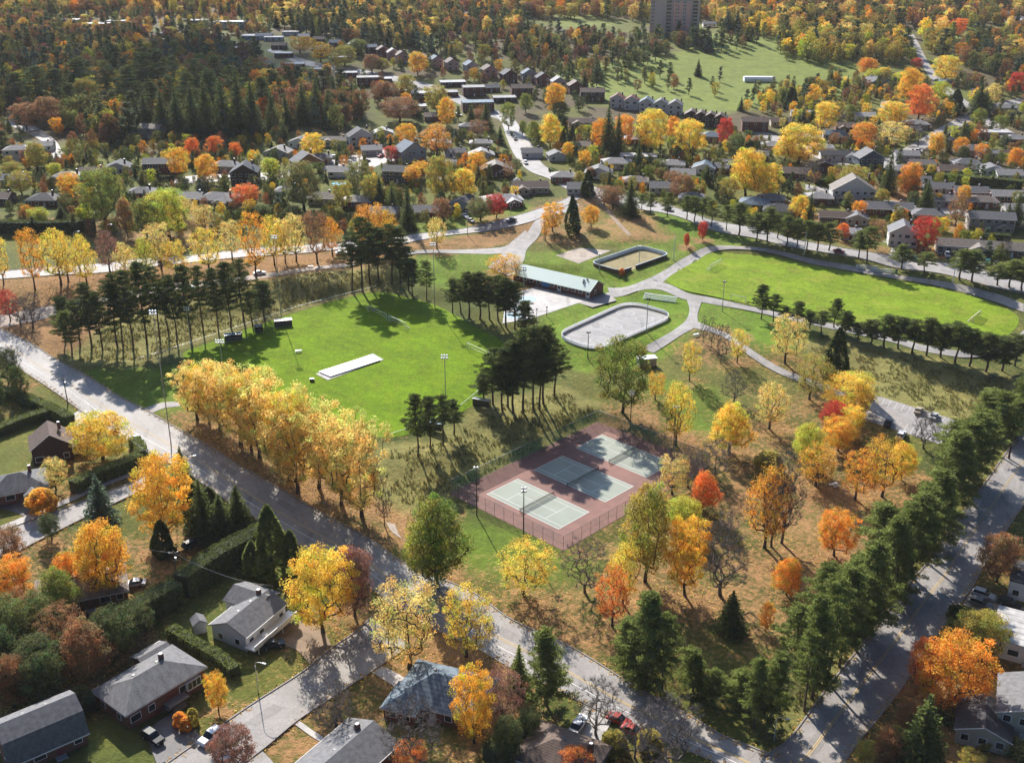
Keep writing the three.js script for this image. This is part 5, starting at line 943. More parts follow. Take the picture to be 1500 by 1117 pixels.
function tree(kind, c, p, high, wide, phrase, group) {
  const vs = lib[kind], v = vs[(treeNo % 3 + c.charCodeAt(0)) % vs.length], f = full[kind], t = new THREE.Group(), [nm, word] = kinds[kind]; t.name = numbered(nm); treeNo++;
  const bare = kind === 'b';
  part('trunk', v.trunk, 'pP'.includes(kind) ? barkMat.p : bare ? barkMat.g : barkMat.d, t); part(bare ? 'twigs' : 'crown', v.crown, bare ? barkMat.t : leaves(c, 'pPcCa'.includes(kind)), t);
  t.position.copy(p); t.position.y -= 0.08; t.rotation.y = (treeNo * 2.399) % 6.283; t.scale.set(wide / f[1], high / f[0], wide / f[1]);
  t.userData = { label: `${bare ? 'leafless' : colourWord[c]} ${bare ? 'grey tree' : word} ${phrase}`, category: kind === 'u' ? 'shrub' : 'tree', group }; scene.add(t); treeSpots.push([p.x, p.z, wide / 2, 'pPcCab'.includes(kind)]);
}
// each line: kind colour, then base x, base y, top y and crown width in the photograph's pixels
function grove(phrase, text) {
  for (const line of text.trim().split('\n')) { const [k, c, ...n] = line.trim().split(/\s+/); for (let i = 0; i + 3 < n.length; i += 4) { const [bxp, byp, top, w] = n.slice(i, i + 4).map(Number), p = G(bxp, byp), high = Math.max(1.2, tall(p, bxp, top)), wide = w * metresPerPixel(p); tree(k, c, p, high, wide, phrase, 'trees and shrubs ' + phrase); } }
}
R = mulberry(77);
grove('in the row along the long park road', `
v t 289 614 528 72 322 629 530 80 352 650 536 84 380 670 544 88 408 692 560 90 436 722 594 92 467 714 586 90 500 740 608 92 530 757 618 98
v y 306 620 534 60 424 706 574 68 368 660 546 68
b t 563 770 690 30`);
grove('on the slope between the parking strip and the bright green field', `
p d 96 500 432 40 117 504 438 44 134 507 412 48 172 509 412 46 180 508 398 44 195 512 393 46 215 504 381 48 234 496 387 44 259 501 400 42 279 496 386 44 298 488 387 42 320 488 390 42 338 480 382 44 357 470 378 46 388 470 410 46
p d 150 512 425 44 247 492 410 40
p q 105 520 455 40 370 478 425 40`);
grove('in the clump at the far pine corner of the bright green field', `
p d 531 427 318 52 542 416 326 46 555 408 332 46 574 416 328 46 586 416 332 44 604 432 379 34 516 424 345 44 598 425 360 36
p q 625 440 383 30 663 459 407 34`);
grove('in the clump beside the splash court', `
p d 687 465 397 44 703 467 398 46 717 467 404 44 741 478 405 46 754 481 412 42 675 458 410 38 730 470 402 42 770 500 440 36`);
grove('in the clump on the bank above the tennis courts', `
p d 722 592 510 51 736 602 508 53 752 604 498 57 766 604 482 59 781 600 478 59 796 592 476 57 812 580 496 48 708 588 548 42 744 596 520 53 790 600 505 51`);
grove('in the group of four on the field bank', `
p d 612 668 576 44 630 656 580 40 649 650 577 42 665 636 584 40`);
grove('in the row beside the soccer field path', `
p d 1115 467 416 32 1133 471 430 30 1168 479 440 32 1186 482 455 30 1203 488 455 35 1222 480 436 32 1238 492 455 35 1257 498 473 38 1295 508 460 48 1316 511 463 45 1336 517 468 50 1357 520 465 50 1378 523 473 52 1399 531 471 55 1444 544 487 58 1468 543 492 55 1487 536 488 50 1420 536 480 55 1276 503 468 42 1150 476 448 30`);
grove('in the row between the soccer field and the street', `
p q 1124 354 304 42 1139 349 312 31 1152 362 315 36 1167 363 320 34 1182 366 322 34 1197 367 324 39 1214 367 326 36 1270 384 331 42 1258 378 336 34 1320 394 358 39 1354 399 369 36 1406 410 363 47 1424 413 366 47 1461 418 387 44 1479 421 379 47 1497 426 377 44
p q 940 306 285 21 953 313 282 23 978 317 282 26 1017 325 288 31 1006 321 286 29 1029 321 290 26 1042 332 293 29 1082 345 296 44 1108 353 312 36 1064 338 300 26`);
grove('in the dense belt along the wide shaded road', `
P q 1490 640 536 58 1450 628 570 70 1420 700 601 79 1392 745 632 84 1368 798 683 81 1335 845 718 85 1305 882 757 80 1265 932 786 87 1230 976 827 77 1190 1022 870 72 1130 1062 951 64 1104 1066 962 53
p q 1456 662 570 59 1405 722 614 80 1350 818 711 77 1287 832 736 84 1246 900 814 73 1212 1000 844 76 1165 985 883 71 1395 692 616 65 1178 1042 920 55 1320 862 730 67 1205 935 825 67 1478 672 582 53
P q 945 1006 872 84 1015 1012 948 56 1043 1027 979 41 922 985 908 68 1085 1030 977 56
p q 970 1010 904 58 1255 955 837 70`);
grove('in the maple grove below the tennis courts', `
s y 767 870 792 92 912 885 790 62
s f 897 917 826 62
m z 945 852 702 92
m g 1003 872 760 72
m l 1000 778 728 66
m f 1030 748 690 54
s t 985 724 668 58
b t 1008 714 652 56 1046 702 646 66 857 868 796 76 1055 872 748 98 1145 795 662 70 1130 800 690 60
s o 1120 802 676 82
m o 1222 814 748 62 1152 872 816 54 1122 924 880 24
c d 1070 924 864 50`);
grove('in the golden grove beside the small parking lot', `
m y 1068 662 590 76 1245 602 546 84 1245 642 596 46 1320 702 646 46
m l 1182 682 620 58
s t 1127 628 556 60 1150 532 462 62
s z 1186 585 515 56
m r 1218 632 588 40
s g 1195 712 646 68 1292 727 640 74
s o 1253 732 660 60
m g 1228 660 612 56
b t 1353 657 596 54 1075 588 545 42 1056 532 474 26 1030 500 462 16 1042 508 464 16
s y 990 652 555 56 1010 557 500 34 1080 531 480 30
m n 912 604 497 82
s g 960 585 545 34
a d 1222 556 478 42
u z 1125 690 660 40`);
grove('on the lawns round the old rink and the road bend', `
a d 838 341 285 27
c d 923 316 264 32
m g 810 339 297 36 866 332 300 30
s o 799 352 310 18
m r 1006 362 341 12 1029 352 324 17
s g 741 409 372 58
s k 898 306 272 40 885 300 270 34
m n 905 296 262 26
u o 911 402 392 9`);
grove('on the verges where the lower street meets the park road', `
m n 640 858 726 108
m l 628 845 760 70
s t 600 978 855 116
s y 683 962 863 86
m y 473 926 806 100
m w 520 902 800 72
a q 400 842 738 62 428 838 775 46 372 838 790 40
b t 492 1067 1000 78 873 1077 992 76 975 1125 1030 104 610 1125 1022 104 930 1110 1040 60
m g 695 1088 980 66
s w 736 1062 978 66
P q 800 1032 924 72
c q 760 1010 945 40
s f 842 1140 1092 60 600 1135 1090 60
m g 320 1041 985 38
m w 345 1128 1066 66
m d 745 1120 1050 60 775 1085 1040 44
u z 283 1062 1036 18 900 1100 1072 40 950 1095 1070 36
u o 264 1062 1042 20 272 1068 1050 18`);
grove('in the gardens of the houses below the park road', `
m g 245 792 668 96 160 872 762 100
m o 25 880 815 66 105 868 805 54
m y 150 672 604 88
c e 150 767 692 54
m k 15 828 770 62
s t 82 717 668 42
u g 62 747 714 40
c d 268 702 652 30 300 788 700 58 350 772 710 50 325 780 722 46
m n 90 905 830 70
a d 285 765 700 40 310 762 712 44 240 812 760 40
m d 76 790 750 36 12 562 510 44 30 588 532 34 -5 600 545 40
b t 22 560 505 34
m q 20 960 870 90 60 935 868 70
s k 40 930 860 60 95 962 880 70
m k 130 992 905 88
m d 170 962 890 70 70 1030 950 76 60 1008 930 88 200 937 882 52 10 1000 915 80
m k 20 1035 955 70
u d 245 1000 975 26 120 1040 1005 40`);
grove('on the house side of the wide shaded road', `
m o 1388 1042 928 104
m f 1352 1004 936 58
c d 1345 1120 1012 80
m k 1460 852 776 72
m z 1434 962 893 78
c q 1385 950 900 34
s z 1262 1130 1082 40 1420 1125 1100 46
u d 1400 905 885 26
m k 1300 1112 1065 56 1335 1062 1025 44
u z 1275 1105 1085 26 1310 1085 1062 26 1440 1090 1068 30
u k 1290 1120 1095 40`);
grove('in the row along the upper road', `
s o 51 424 332 40 375 407 306 46
s y 5 416 346 34 89 418 332 56 128 421 339 42 258 405 352 46 306 399 331 52 402 389 312 42 100 412 345 46
s w 161 399 335 44
s t 236 394 325 48 434 383 311 42 186 410 352 42 340 380 322 38 418 385 318 36 640 364 316 34
s k 465 386 308 46
s o 487 374 316 38 545 372 298 60
s g 565 370 305 46
s l 215 402 345 40
b t 48 481 430 48 30 476 436 40
s r 15 470 420 34`);
grove('in the gardens beyond the upper road', `
m l 248 347 275 74
m n 155 327 246 76 215 347 290 62
m k 187 347 286 32
m g 103 291 252 34 304 270 225 40 262 259 215 34 604 271 242 28
m f 362 301 270 44 283 232 200 28 316 226 198 26 346 232 208 20
m l 397 263 230 30
m h 445 307 236 76 526 287 236 44
m y 460 234 194 34 680 292 244 48
m z 502 307 265 32 645 292 226 52 545 300 255 34
c d 557 302 256 24 598 336 274 30 575 310 270 22
s o 640 228 178 58
m g 595 214 180 34 615 262 236 30
m r 573 236 214 28 727 319 284 34
m k 595 236 216 24 648 324 290 30
m h 703 323 290 42
s k 700 200 175 36 745 262 235 20
m q 757 250 232 18 470 330 310 30 430 325 300 36 385 320 298 30
m g 700 258 222 30
c d 90 320 300 22 60 322 302 20
m l 57 325 304 34 80 260 238 30
m z 55 250 205 40 20 262 236 34 32 285 250 40
s t 270 320 290 44 300 335 300 40`);
grove('in the gardens beside the bend of the upper road', `
m n 766 199 175 16 782 207 176 26
m y 806 217 165 38 953 224 158 52 1008 230 175 50 1092 287 214 64 1122 290 238 44
a d 826 215 170 16 1158 159 127 26 1398 167 130 30 861 287 248 24 838 216 182 14
m g 812 167 121 40 832 234 207 20 856 247 220 22
m q 820 172 148 32 1078 227 195 30 965 250 232 24
c d 890 228 150 30 905 226 165 24 942 222 170 20 995 228 190 18 892 292 247 24 935 250 205 18
m o 880 222 172 32 915 217 168 32 985 207 168 26
m r 1061 213 172 26
m k 865 262 244 20 1000 290 255 40 985 275 250 30
m z 848 270 250 20 1065 290 260 30`);
grove('in the leafy streets beside the golf course', `
m y 1170 240 180 72 1207 194 148 38 1170 320 284 34 1385 119 80 42 1305 185 148 44 1150 235 200 44
m n 1246 174 152 24 1433 190 157 26 1465 192 168 24
m o 1265 212 178 42 1258 319 294 26 1270 110 83 36 1406 228 200 24 1437 234 210 22 1485 248 214 30
s t 1304 218 176 54 1452 154 120 34 1370 232 195 26
m g 1328 152 98 44 1189 150 122 22 1369 232 193 26 1410 300 270 26 1372 300 282 18
m f 1345 175 122 46 1404 56 26 24 1234 352 325 26
m l 1278 122 100 28 1320 130 104 34 1375 152 118 30
m r 1342 102 84 22 1487 140 105 26 1352 368 316 42 1395 50 28 16
c d 1433 167 122 40 1411 200 176 14 1300 282 224 30 1355 312 262 32 1185 328 280 16 1487 332 282 26 1475 330 296 20 1383 208 180 16 1442 160 130 26
m z 1248 280 242 48 1290 305 275 30
m o 1331 287 235 44 1330 290 252 30
s k 1400 332 280 36 1282 365 320 30
b t 1470 377 348 26 1345 215 180 26 1185 275 238 34
m d 1410 236 212 24 1470 216 196 22 1336 305 280 22`);
grove('among the brick terraces below the forest', `
m g 655 187 142 32 612 110 75 32
m z 595 142 108 34 640 165 125 44 560 105 84 30 505 96 66 40
m o 595 160 135 20
m k 565 150 118 46 585 178 142 60 700 180 160 34 545 106 78 36
c d 712 190 148 24 690 185 150 20 608 170 140 24
m n 745 190 150 26 770 165 135 24 525 80 56 34
m r 555 132 118 22
s g 440 78 52 44 470 90 60 34`);

grove('at the front of the dark forest', `
c d 150 192 145 38 163 198 150 32 215 192 135 36 240 197 130 38 262 200 126 38 285 202 120 40 305 202 115 42 330 202 112 42 352 200 104 48 372 198 114 38 400 192 135 32 420 190 140 30 445 182 120 32 465 178 112 32 482 187 132 30
p d 225 180 118 36 255 180 110 40 280 177 105 40 310 174 100 40 345 167 95 42 195 167 95 46 235 142 70 46 290 152 85 44 320 142 80 40 90 162 100 46 60 167 95 46 120 152 85 48 30 162 105 46 160 152 95 44 105 178 120 40 386 172 112 34 215 150 76 46
m z 128 162 112 52 270 150 112 30
m y 160 147 118 30 395 132 100 38 405 152 120 32 430 152 136 20
m k 450 167 118 44 75 185 140 44 40 190 150 44 505 185 150 34
m o 350 150 124 24 490 165 142 20`);
// ------------------------------------------------------------------ vehicles
M.glass = std([0.015, 0.018, 0.022], 0.06); M.tyre = std([0.02, 0.02, 0.02], 0.9); M.rim = std([0.45, 0.45, 0.47], 0.35, { metalness: 0.7 }); M.headlight = std([0.75, 0.76, 0.78], 0.15); M.tail = std([0.35, 0.02, 0.02], 0.3);
const carPaint = { white: [0.78, 0.78, 0.79], black: [0.02, 0.02, 0.022], silver: [0.45, 0.46, 0.48], blue: [0.03, 0.12, 0.20], red: [0.36, 0.03, 0.02], grey: [0.14, 0.145, 0.155], teal: [0.02, 0.16, 0.20], tan: [0.36, 0.30, 0.22] };
const paints = {}; for (const k in carPaint) paints[k] = new THREE.MeshPhysicalMaterial({ color: col(...carPaint[k]), roughness: 0.6, metalness: 0, specularIntensity: 0.4, clearcoat: 0.08, clearcoatRoughness: 0.3 });
function side(points, width, bevel) { const s = new THREE.Shape(); points.forEach(([x, y], i) => (i ? s.lineTo(x, y) : s.moveTo(x, y))); const g = new THREE.ExtrudeGeometry(s, { depth: width - 2 * bevel, bevelEnabled: true, bevelThickness: bevel, bevelSize: bevel * 0.6, bevelSegments: 2 }); g.translate(0, 0, -(width - 2 * bevel) / 2); return g; }
function carGeometry(type) {
  const L = type === 'truck' ? 2.75 : type === 'suv' ? 2.3 : 2.25;
  const body = type === 'truck' ? [[-L, 0.45], [-L, 1.05], [-0.4, 1.05], [-0.35, 1.05], [1.35, 1.05], [2.55, 0.98], [L, 0.8], [L, 0.45]] : type === 'suv' ? [[-L, 0.42], [-L - 0.02, 0.95], [-L + 0.15, 1.05], [1.1, 1.02], [2.15, 0.9], [L, 0.7], [L, 0.42]] : [[-L, 0.38], [-L, 0.8], [-L + 0.25, 0.9], [0.95, 0.88], [2.0, 0.76], [L, 0.6], [L, 0.38]];
  const cab = type === 'truck' ? [[-0.55, 1.05], [-0.35, 1.72], [0.85, 1.74], [1.5, 1.05]] : type === 'suv' ? [[-2.2, 1.0], [-1.85, 1.62], [0.25, 1.64], [1.15, 1.0]] : [[-1.75, 0.88], [-1.0, 1.38], [0.15, 1.4], [1.05, 0.88]];
  const roof = type === 'truck' ? [[-0.4, 1.70], [-0.3, 1.78], [0.78, 1.80], [0.92, 1.70]] : type === 'suv' ? [[-1.92, 1.58], [-1.8, 1.68], [0.15, 1.70], [0.34, 1.60]] : [[-1.12, 1.34], [-0.95, 1.44], [0.08, 1.46], [0.26, 1.36]];
  return { body: side(body, 1.82, 0.09), cabin: side(cab, 1.6, 0.1), roof: side(roof, 1.5, 0.08), L };
}
const carGeo = { sedan: carGeometry('sedan'), suv: carGeometry('suv'), truck: carGeometry('truck') };
const tyreG = new THREE.CylinderGeometry(0.34, 0.34, 0.22, 16).rotateX(Math.PI / 2), rimG = new THREE.CylinderGeometry(0.2, 0.2, 0.24, 12).rotateX(Math.PI / 2);
function car(label, type, paint, px, py, ax, ay, lift = 0.1) {   // (ax, ay): a pixel that the nose points to
  const p = G(px, py), q = G(ax, ay), g = carGeo[type], t = thing(type === 'truck' ? 'pickup_truck' : 'parked_car', label, type === 'truck' ? 'pickup' : 'car', V(p.x, p.y + lift, p.z), Math.atan2(-(q.z - p.z), q.x - p.x), 'vehicles');
  part('body', g.body, paints[paint], t); part('windows', g.cabin, M.glass, t); part('roof', g.roof, paints[paint], t);
  for (const x of [-1.35, 1.4]) for (const z of [-0.82, 0.82]) { const w = part('wheel', tyreG, M.tyre, t); w.position.set(x, 0.34, z); part('rim', rimG, M.rim, w); }
  for (const z of [-0.62, 0.62]) { part('headlight', bx(0.1, 0.14, 0.34, g.L + 0.02, 0.66, z), M.headlight, t); part('tail_light', bx(0.08, 0.16, 0.26, -g.L - 0.04, 0.78, z), M.tail, t); }
}
car('teal car driving on the long park road', 'sedan', 'teal', 199, 645, 150, 618); car('white suv parked at the kerb of the lower street', 'suv', 'white', 309, 1083, 270, 1112, 0.12); car('black suv standing in the shaded drive of the charcoal roofed bungalow', 'suv', 'black', 224, 1084, 250, 1102); car('white car beside the orange maples and the tall hedge', 'sedan', 'white', 197, 858, 170, 860);
car('dark car on the brown drive under the white deck', 'suv', 'black', 400, 948, 440, 942); car('white pickup beside the bare tree and brown roof', 'truck', 'white', 846, 1068, 835, 1085); car('red car parked on the lower street verge', 'sedan', 'red', 907, 1058, 940, 1072); car('dark red car tucked behind the red one', 'sedan', 'red', 928, 1074, 960, 1088);
car('silver car in the drive by the flat roofed house', 'suv', 'silver', 1441, 875, 1480, 888); car('dark grey car next to the silver one in the drive', 'suv', 'grey', 1437, 888, 1475, 902); car('black car closest to the flat roofed house in the drive', 'suv', 'black', 1478, 888, 1510, 900);
car('black car in the lower bays of the small parking lot', 'sedan', 'black', 1301, 622, 1312, 600); car('silver car in the upper bays of the small parking lot', 'sedan', 'silver', 1368, 612, 1378, 595); car('tan car with its nose to the grass bank in the lot', 'sedan', 'tan', 1346, 604, 1356, 590);
car('black pickup driving on the upper road bend', 'truck', 'black', 749, 325, 770, 318); car('white car parked in the court by the timber chalet', 'suv', 'white', 487, 232, 470, 236); car('white car in the parking strip behind the pines', 'suv', 'white', 194, 444, 220, 440); car('blue car near the pine trunks in the parking strip', 'suv', 'blue', 276, 424, 300, 421);
car('dark red car on the street behind the soccer pines', 'sedan', 'red', 1229, 370, 1260, 376); car('silver car on the drive beside the crimson maple', 'suv', 'silver', 1388, 376, 1392, 386); car('dark car beside the tan bungalow drive', 'suv', 'grey', 1376, 372, 1380, 382); car('dark teal car by the long tan bungalow', 'sedan', 'teal', 1447, 386, 1445, 396); car('black car at the end drive beyond the tan bungalow', 'suv', 'black', 1460, 390, 1458, 400);
car('teal car in the street of brick bungalows', 'sedan', 'teal', 1377, 296, 1360, 294); car('red car in the street of brick bungalows', 'sedan', 'red', 1384, 290, 1370, 288); car('white car by the green bush near the upper road', 'sedan', 'white', 681, 318, 690, 324); car('silver car by the green bush near the upper road', 'sedan', 'silver', 690, 325, 700, 330); car('white van like car in the far shaded street', 'suv', 'white', 672, 170, 690, 172); car('grey car in the street by the blue pool', 'sedan', 'grey', 537, 237, 560, 232);
car('grey car half hidden under the dark spruces by the fence', 'suv', 'black', 282, 800, 310, 788);

for (const [px, py, ax, ay, type, paint, where] of [[330, 262, 350, 261, 'sedan', 'silver', 'in the court beside the dark brick gables'], [430, 252, 445, 250, 'suv', 'grey', 'in the court near the timber chalet'], [558, 230, 570, 226, 'sedan', 'red', 'in the court under the crimson tree'], [470, 240, 480, 238, 'suv', 'blue', 'in the court opposite the pool'], [1250, 246, 1262, 248, 'sedan', 'white', 'in the street beside the navy house'], [1345, 222, 1352, 217, 'suv', 'silver', 'in the street under the pale gold tree'], [1300, 300, 1312, 302, 'suv', 'white', 'in the street of brick bungalows by the white gable'], [1440, 318, 1452, 320, 'sedan', 'grey', 'beside the stone balcony house'], [1340, 382, 1350, 384, 'suv', 'blue', 'on the street beyond the crimson maple'], [980, 309, 990, 311, 'sedan', 'silver', 'on the street above the old rink'], [770, 240, 778, 250, 'suv', 'white', 'on the street bend by the small shed'], [755, 205, 760, 215, 'sedan', 'black', 'on the far street above the bend'], [500, 372, 520, 370, 'sedan', 'white', 'on the upper road behind the pine corner'], [240, 386, 260, 384, 'suv', 'grey', 'on the upper road behind the gold trees'], [330, 412, 350, 410, 'suv', 'silver', 'in the parking strip below the orange tree'], [380, 402, 400, 400, 'sedan', 'white', 'in the parking strip near the picnic table'], [120, 445, 140, 442, 'sedan', 'blue', 'in the parking strip beside the bare trees'], [1320, 640, 1330, 622, 'suv', 'white', 'in the lower bays of the lot beside the grass']]) car(`${paint} ${type === 'suv' ? 'suv' : 'car'} ${where}`, type, paint, px, py, ax, ay);
// ------------------------------------------------------------------ hedges
R = mulberry(313);
function hedge(label, pixels, high, wide, c = 'd') {
  const pts = curve(pixels.map(([a, b]) => G(a, b))), len = pts.getLength(), o = pts.getPoint(0), t = thing('hedge', label, 'hedge', o, 0, 'clipped hedges'), L = new Leaves(), n = Math.round(len * (high * 2 + wide) * (o.z > -330 ? 16 : 8)), sz = o.z > -330 ? 0.2 : 0.3;
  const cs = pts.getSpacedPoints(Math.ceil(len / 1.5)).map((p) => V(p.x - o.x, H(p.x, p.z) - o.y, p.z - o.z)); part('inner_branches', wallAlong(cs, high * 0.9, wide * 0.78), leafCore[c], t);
  for (let i = 0; i < n; i++) {
    const u = R(), p = pts.getPointAt(u), d = pts.getTangentAt(u), nx = -d.z, nz = d.x, per = R() * (2 * high + wide), bump = 0.12 * Math.sin(u * len * 1.7) + 0.22 * (vnoise(u * len * 0.8, per * 0.9) - 0.5); let off, y;
    if (per < high) { y = per; off = -wide / 2 - bump; } else if (per < high + wide) { off = per - high - wide / 2; y = high + bump; } else { y = 2 * high + wide - per; off = wide / 2 + bump; }
    const round = sstep(high * 0.75, high, y) * 0.25; off *= 1 - round * 0.5;
    const x = p.x + nx * off, z = p.z + nz * off; L.leaf(x - o.x, H(x, z) - o.y + y, z - o.z, sz, 0.6, [1, 1, 1, 0.75 + 0.5 * vnoise(u * len * 0.5, per)]);
  }
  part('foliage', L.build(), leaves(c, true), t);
}
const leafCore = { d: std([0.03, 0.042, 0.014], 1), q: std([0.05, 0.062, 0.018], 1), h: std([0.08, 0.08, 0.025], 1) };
hedge('clipped dark hedge along the park road beside the steep brown roof', [[-10, 575], [30, 588], [70, 604], [104, 622]], 2.8, 3.2, 'q'); hedge('clipped hedge behind the steep brown roofed house', [[-10, 640], [40, 620], [88, 606]], 2.6, 3.0, 'q');
hedge('wide clipped hedge between the sidewalk and the yellow tree', [[108, 722], [150, 703], [185, 690], [206, 680]], 3.4, 3.4, 'q'); hedge('short hedge turning the corner along the park road verge', [[206, 676], [206, 664], [196, 655]], 3.2, 3.0, 'q');
hedge('tall diagonal cedar hedge beside the wooden pole, road end', [[384, 802], [340, 825], [300, 850], [268, 874]], 5.6, 4.6, 'd'); hedge('tall cedar hedge between the two brick bungalows', [[262, 880], [210, 908], [160, 935], [105, 962], [50, 985]], 5.2, 4.6, 'd');
hedge('clipped hedge beside the chimney end of the charcoal roofed bungalow', [[250, 930], [285, 950], [320, 970], [345, 990]], 2.2, 2.6, 'q'); hedge('tall dark hedge north of the upper road', [[-10, 340], [40, 341], [90, 340], [140, 337]], 5.0, 4.0, 'd'); hedge('low dark hedge behind the lime maple', [[330, 322], [370, 318], [400, 314]], 3.5, 4, 'd');
hedge('long cedar hedge behind the brick bungalow street', [[1352, 263], [1400, 268], [1450, 272], [1502, 277]], 4.2, 3.5, 'q'); hedge('curved low hedge beside the street bend', [[806, 251], [822, 259], [840, 264], [850, 263]], 2.0, 2.2, 'q'); hedge('dark hedge beside the crimson ball maple', [[1072, 213], [1095, 214], [1112, 212]], 2.6, 3, 'd');
hedge('rough hedge running beside the beige split level house', [[1372, 1046], [1420, 1072], [1465, 1094], [1510, 1116]], 2.6, 3.4, 'h'); hedge('dark hedge beside the brown roofed bungalow', [[716, 1117], [752, 1090], [785, 1072]], 3.2, 3.5, 'd'); hedge('trimmed hedge behind the low beige bungalow', [[670, 247], [710, 249], [748, 251]], 2.4, 2.4, 'q'); hedge('trimmed hedge between two pale bungalows', [[690, 226], [720, 228], [748, 232]], 2.2, 2.4, 'd'); hedge('dark hedge below the long porch house', [[205, 262], [235, 264], [255, 263]], 2.2, 2.4, 'd');
hedge('hedge behind the tan bungalow near the street pines', [[1415, 348], [1445, 351], [1480, 354]], 3.0, 3, 'd'); hedge('dark hedge behind the long grey roof', [[1195, 270], [1240, 274], [1275, 280]], 3.0, 3, 'd');
// ------------------------------------------------------------------ woodland far off, which reads as one mass, and the garden greenery between the far houses
R = mulberry(4242);
{
  const mats = { b: new THREE.MeshPhysicalMaterial({ color: 0xffffff, vertexColors: true, roughness: 0.85, transmission: 0.38, thickness: 0, specularIntensity: 0.08, side: THREE.DoubleSide }), c: new THREE.MeshPhysicalMaterial({ color: 0xffffff, vertexColors: true, roughness: 0.8, transmission: 0.25, thickness: 0, specularIntensity: 0.08, side: THREE.DoubleSide }) };
  const whole = (v, bark) => { const parts = [v.crown.toNonIndexed(), v.trunk.toNonIndexed()]; parts.forEach((g, i) => { for (const k of Object.keys(g.attributes)) if (!['position', 'color'].includes(k)) g.deleteAttribute(k); if (i) g.setAttribute('color', new THREE.Float32BufferAttribute(new Float32Array(g.attributes.position.count * 3).map((_, j) => bark[j % 3]), 3)); }); return mergeGeometries(parts); };
  const kindsOf = { b: lib.M.map((v) => whole(v, [0.25, 0.3, 0.4])), c: lib.C.map((v) => whole(v, [0.9, 0.6, 0.8])) }, made = { b: kindsOf.b.map(() => []), c: kindsOf.c.map(() => []) };
  const pal = { y: leafColour.y, g: leafColour.g, o: leafColour.o, r: leafColour.r, k: leafColour.k, n: leafColour.n, l: leafColour.l, t: leafColour.t, d: leafColour.d, w: leafColour.w, h: leafColour.h, e: leafColour.e, q: leafColour.q, f: leafColour.f, z: leafColour.z };
  const near = (list, x, z, m) => list.some(([a, b, r]) => (a - x) ** 2 + (b - z) ** 2 < (r * 0.75 + m) ** 2);
  const clear = scene.children.filter((o) => /house|bungalow|tower|shed|tent|pool/.test(o.name)).map((o) => [o.position.x, o.position.z, 11]);
  const roadPts = []; scene.children.filter((o) => /^(road|residential|upper_road|park_path|driveway)/.test(o.name)).forEach((o) => { const a = o.geometry.attributes.position; for (let i = 0; i < a.count; i += 3) roadPts.push([a.getX(i), a.getZ(i), 3.5]); });
  const spots = [...treeSpots];
  function wood_(polygon, spacing, conifers, palette, hi, keepClear = true, cover = 1) {
    const p = px2(polygon), xs = p.map((q) => q[0]), zs = p.map((q) => q[1]), n = Math.round((Math.max(...xs) - Math.min(...xs)) * (Math.max(...zs) - Math.min(...zs)) / (spacing * spacing) * cover);
    for (let i = 0; i < n; i++) {
      const x = rr(Math.min(...xs), Math.max(...xs)), z = rr(Math.min(...zs), Math.max(...zs)); if (!inside(p, x, z)) continue;
      const con = R() < conifers, h = rr(hi[0], hi[1]) * (con ? 1.25 : 1), w = con ? h * rr(0.42, 0.7) : h * rr(0.55, 0.9);
      if (keepClear && (near(clear, x, z, w * 0.3) || near(roadPts, x, z, w * 0.3))) continue; if (near(spots, x, z, w * 0.22)) continue; spots.push([x, z, w * 0.38]);
      const c = con ? pal['dqeddh'[Math.floor(R() * 6)]] : pal[palette[Math.floor(R() * palette.length)]], v = rr(0.7, 1.1), set = made[con ? 'c' : 'b'], k = Math.floor(R() * set.length), f = con ? full.C : full.M;
      const m = new THREE.Matrix4().compose(V(x, H(x, z) - 0.2, z), new THREE.Quaternion().setFromAxisAngle(V(0, 1, 0), R() * 6.283), V(w / f[1], h / f[0], w / f[1])); set[k].push([m, col(c[0] * v, c[1] * v * rr(0.9, 1.1), c[2] * v)]);
    }
  }
  wood_([[-60, 85], [60, 75], [150, 85], [260, 95], [330, 110], [400, 120], [470, 135], [520, 152], [560, 188], [500, 198], [430, 190], [380, 205], [290, 195], [250, 205], [150, 215], [90, 190], [-60, 165]], 9.5, 0.5, 'khkwzhgkhlzo', [11, 18], true, 1.4);
  wood_([[-60, 34], [60, 36], [140, 56], [200, 76], [300, 78], [380, 92], [330, 100], [150, 84], [-60, 70]], 8, 0.45, 'khkwzhkt', [9, 14], false, 1.0);
  wood_([[-60, 45], [140, 48], [300, 60], [390, 92], [330, 108], [150, 84], [-60, 80]], 9, 0.4, 'khkwzhtkg', [9, 15], true, 1.4);
  wood_([[-120, 0], [1620, 0], [1620, 26], [1420, 40], [1250, 48], [1040, 30], [900, 30], [760, 26], [560, 22], [380, 20], [140, 22], [-120, 30]], 11, 0.15, 'kthzthkzkohw', [9, 16], true, 1.5);
  wood_([[-200, -8], [1700, -8], [1620, 1], [-120, 1]], 13, 0.15, 'gkthzthkzkoh', [10, 17], false);
  wood_([[380, 20], [560, 22], [760, 26], [780, 50], [640, 58], [540, 60], [400, 40]], 9, 0.4, 'tzthkthk', [9, 15], true, 1.4);
  wood_([[420, 42], [520, 55], [620, 60], [640, 84], [560, 72], [470, 62]], 8, 0.7, 'hkz', [9, 14], true, 1.1);
  wood_([[640, 40], [780, 45], [905, 60], [960, 62], [985, 80], [930, 105], [900, 118], [850, 130], [760, 122], [700, 104], [640, 84]], 11, 0.4, 'hkzhwgkh', [8, 13], true, 1.2);
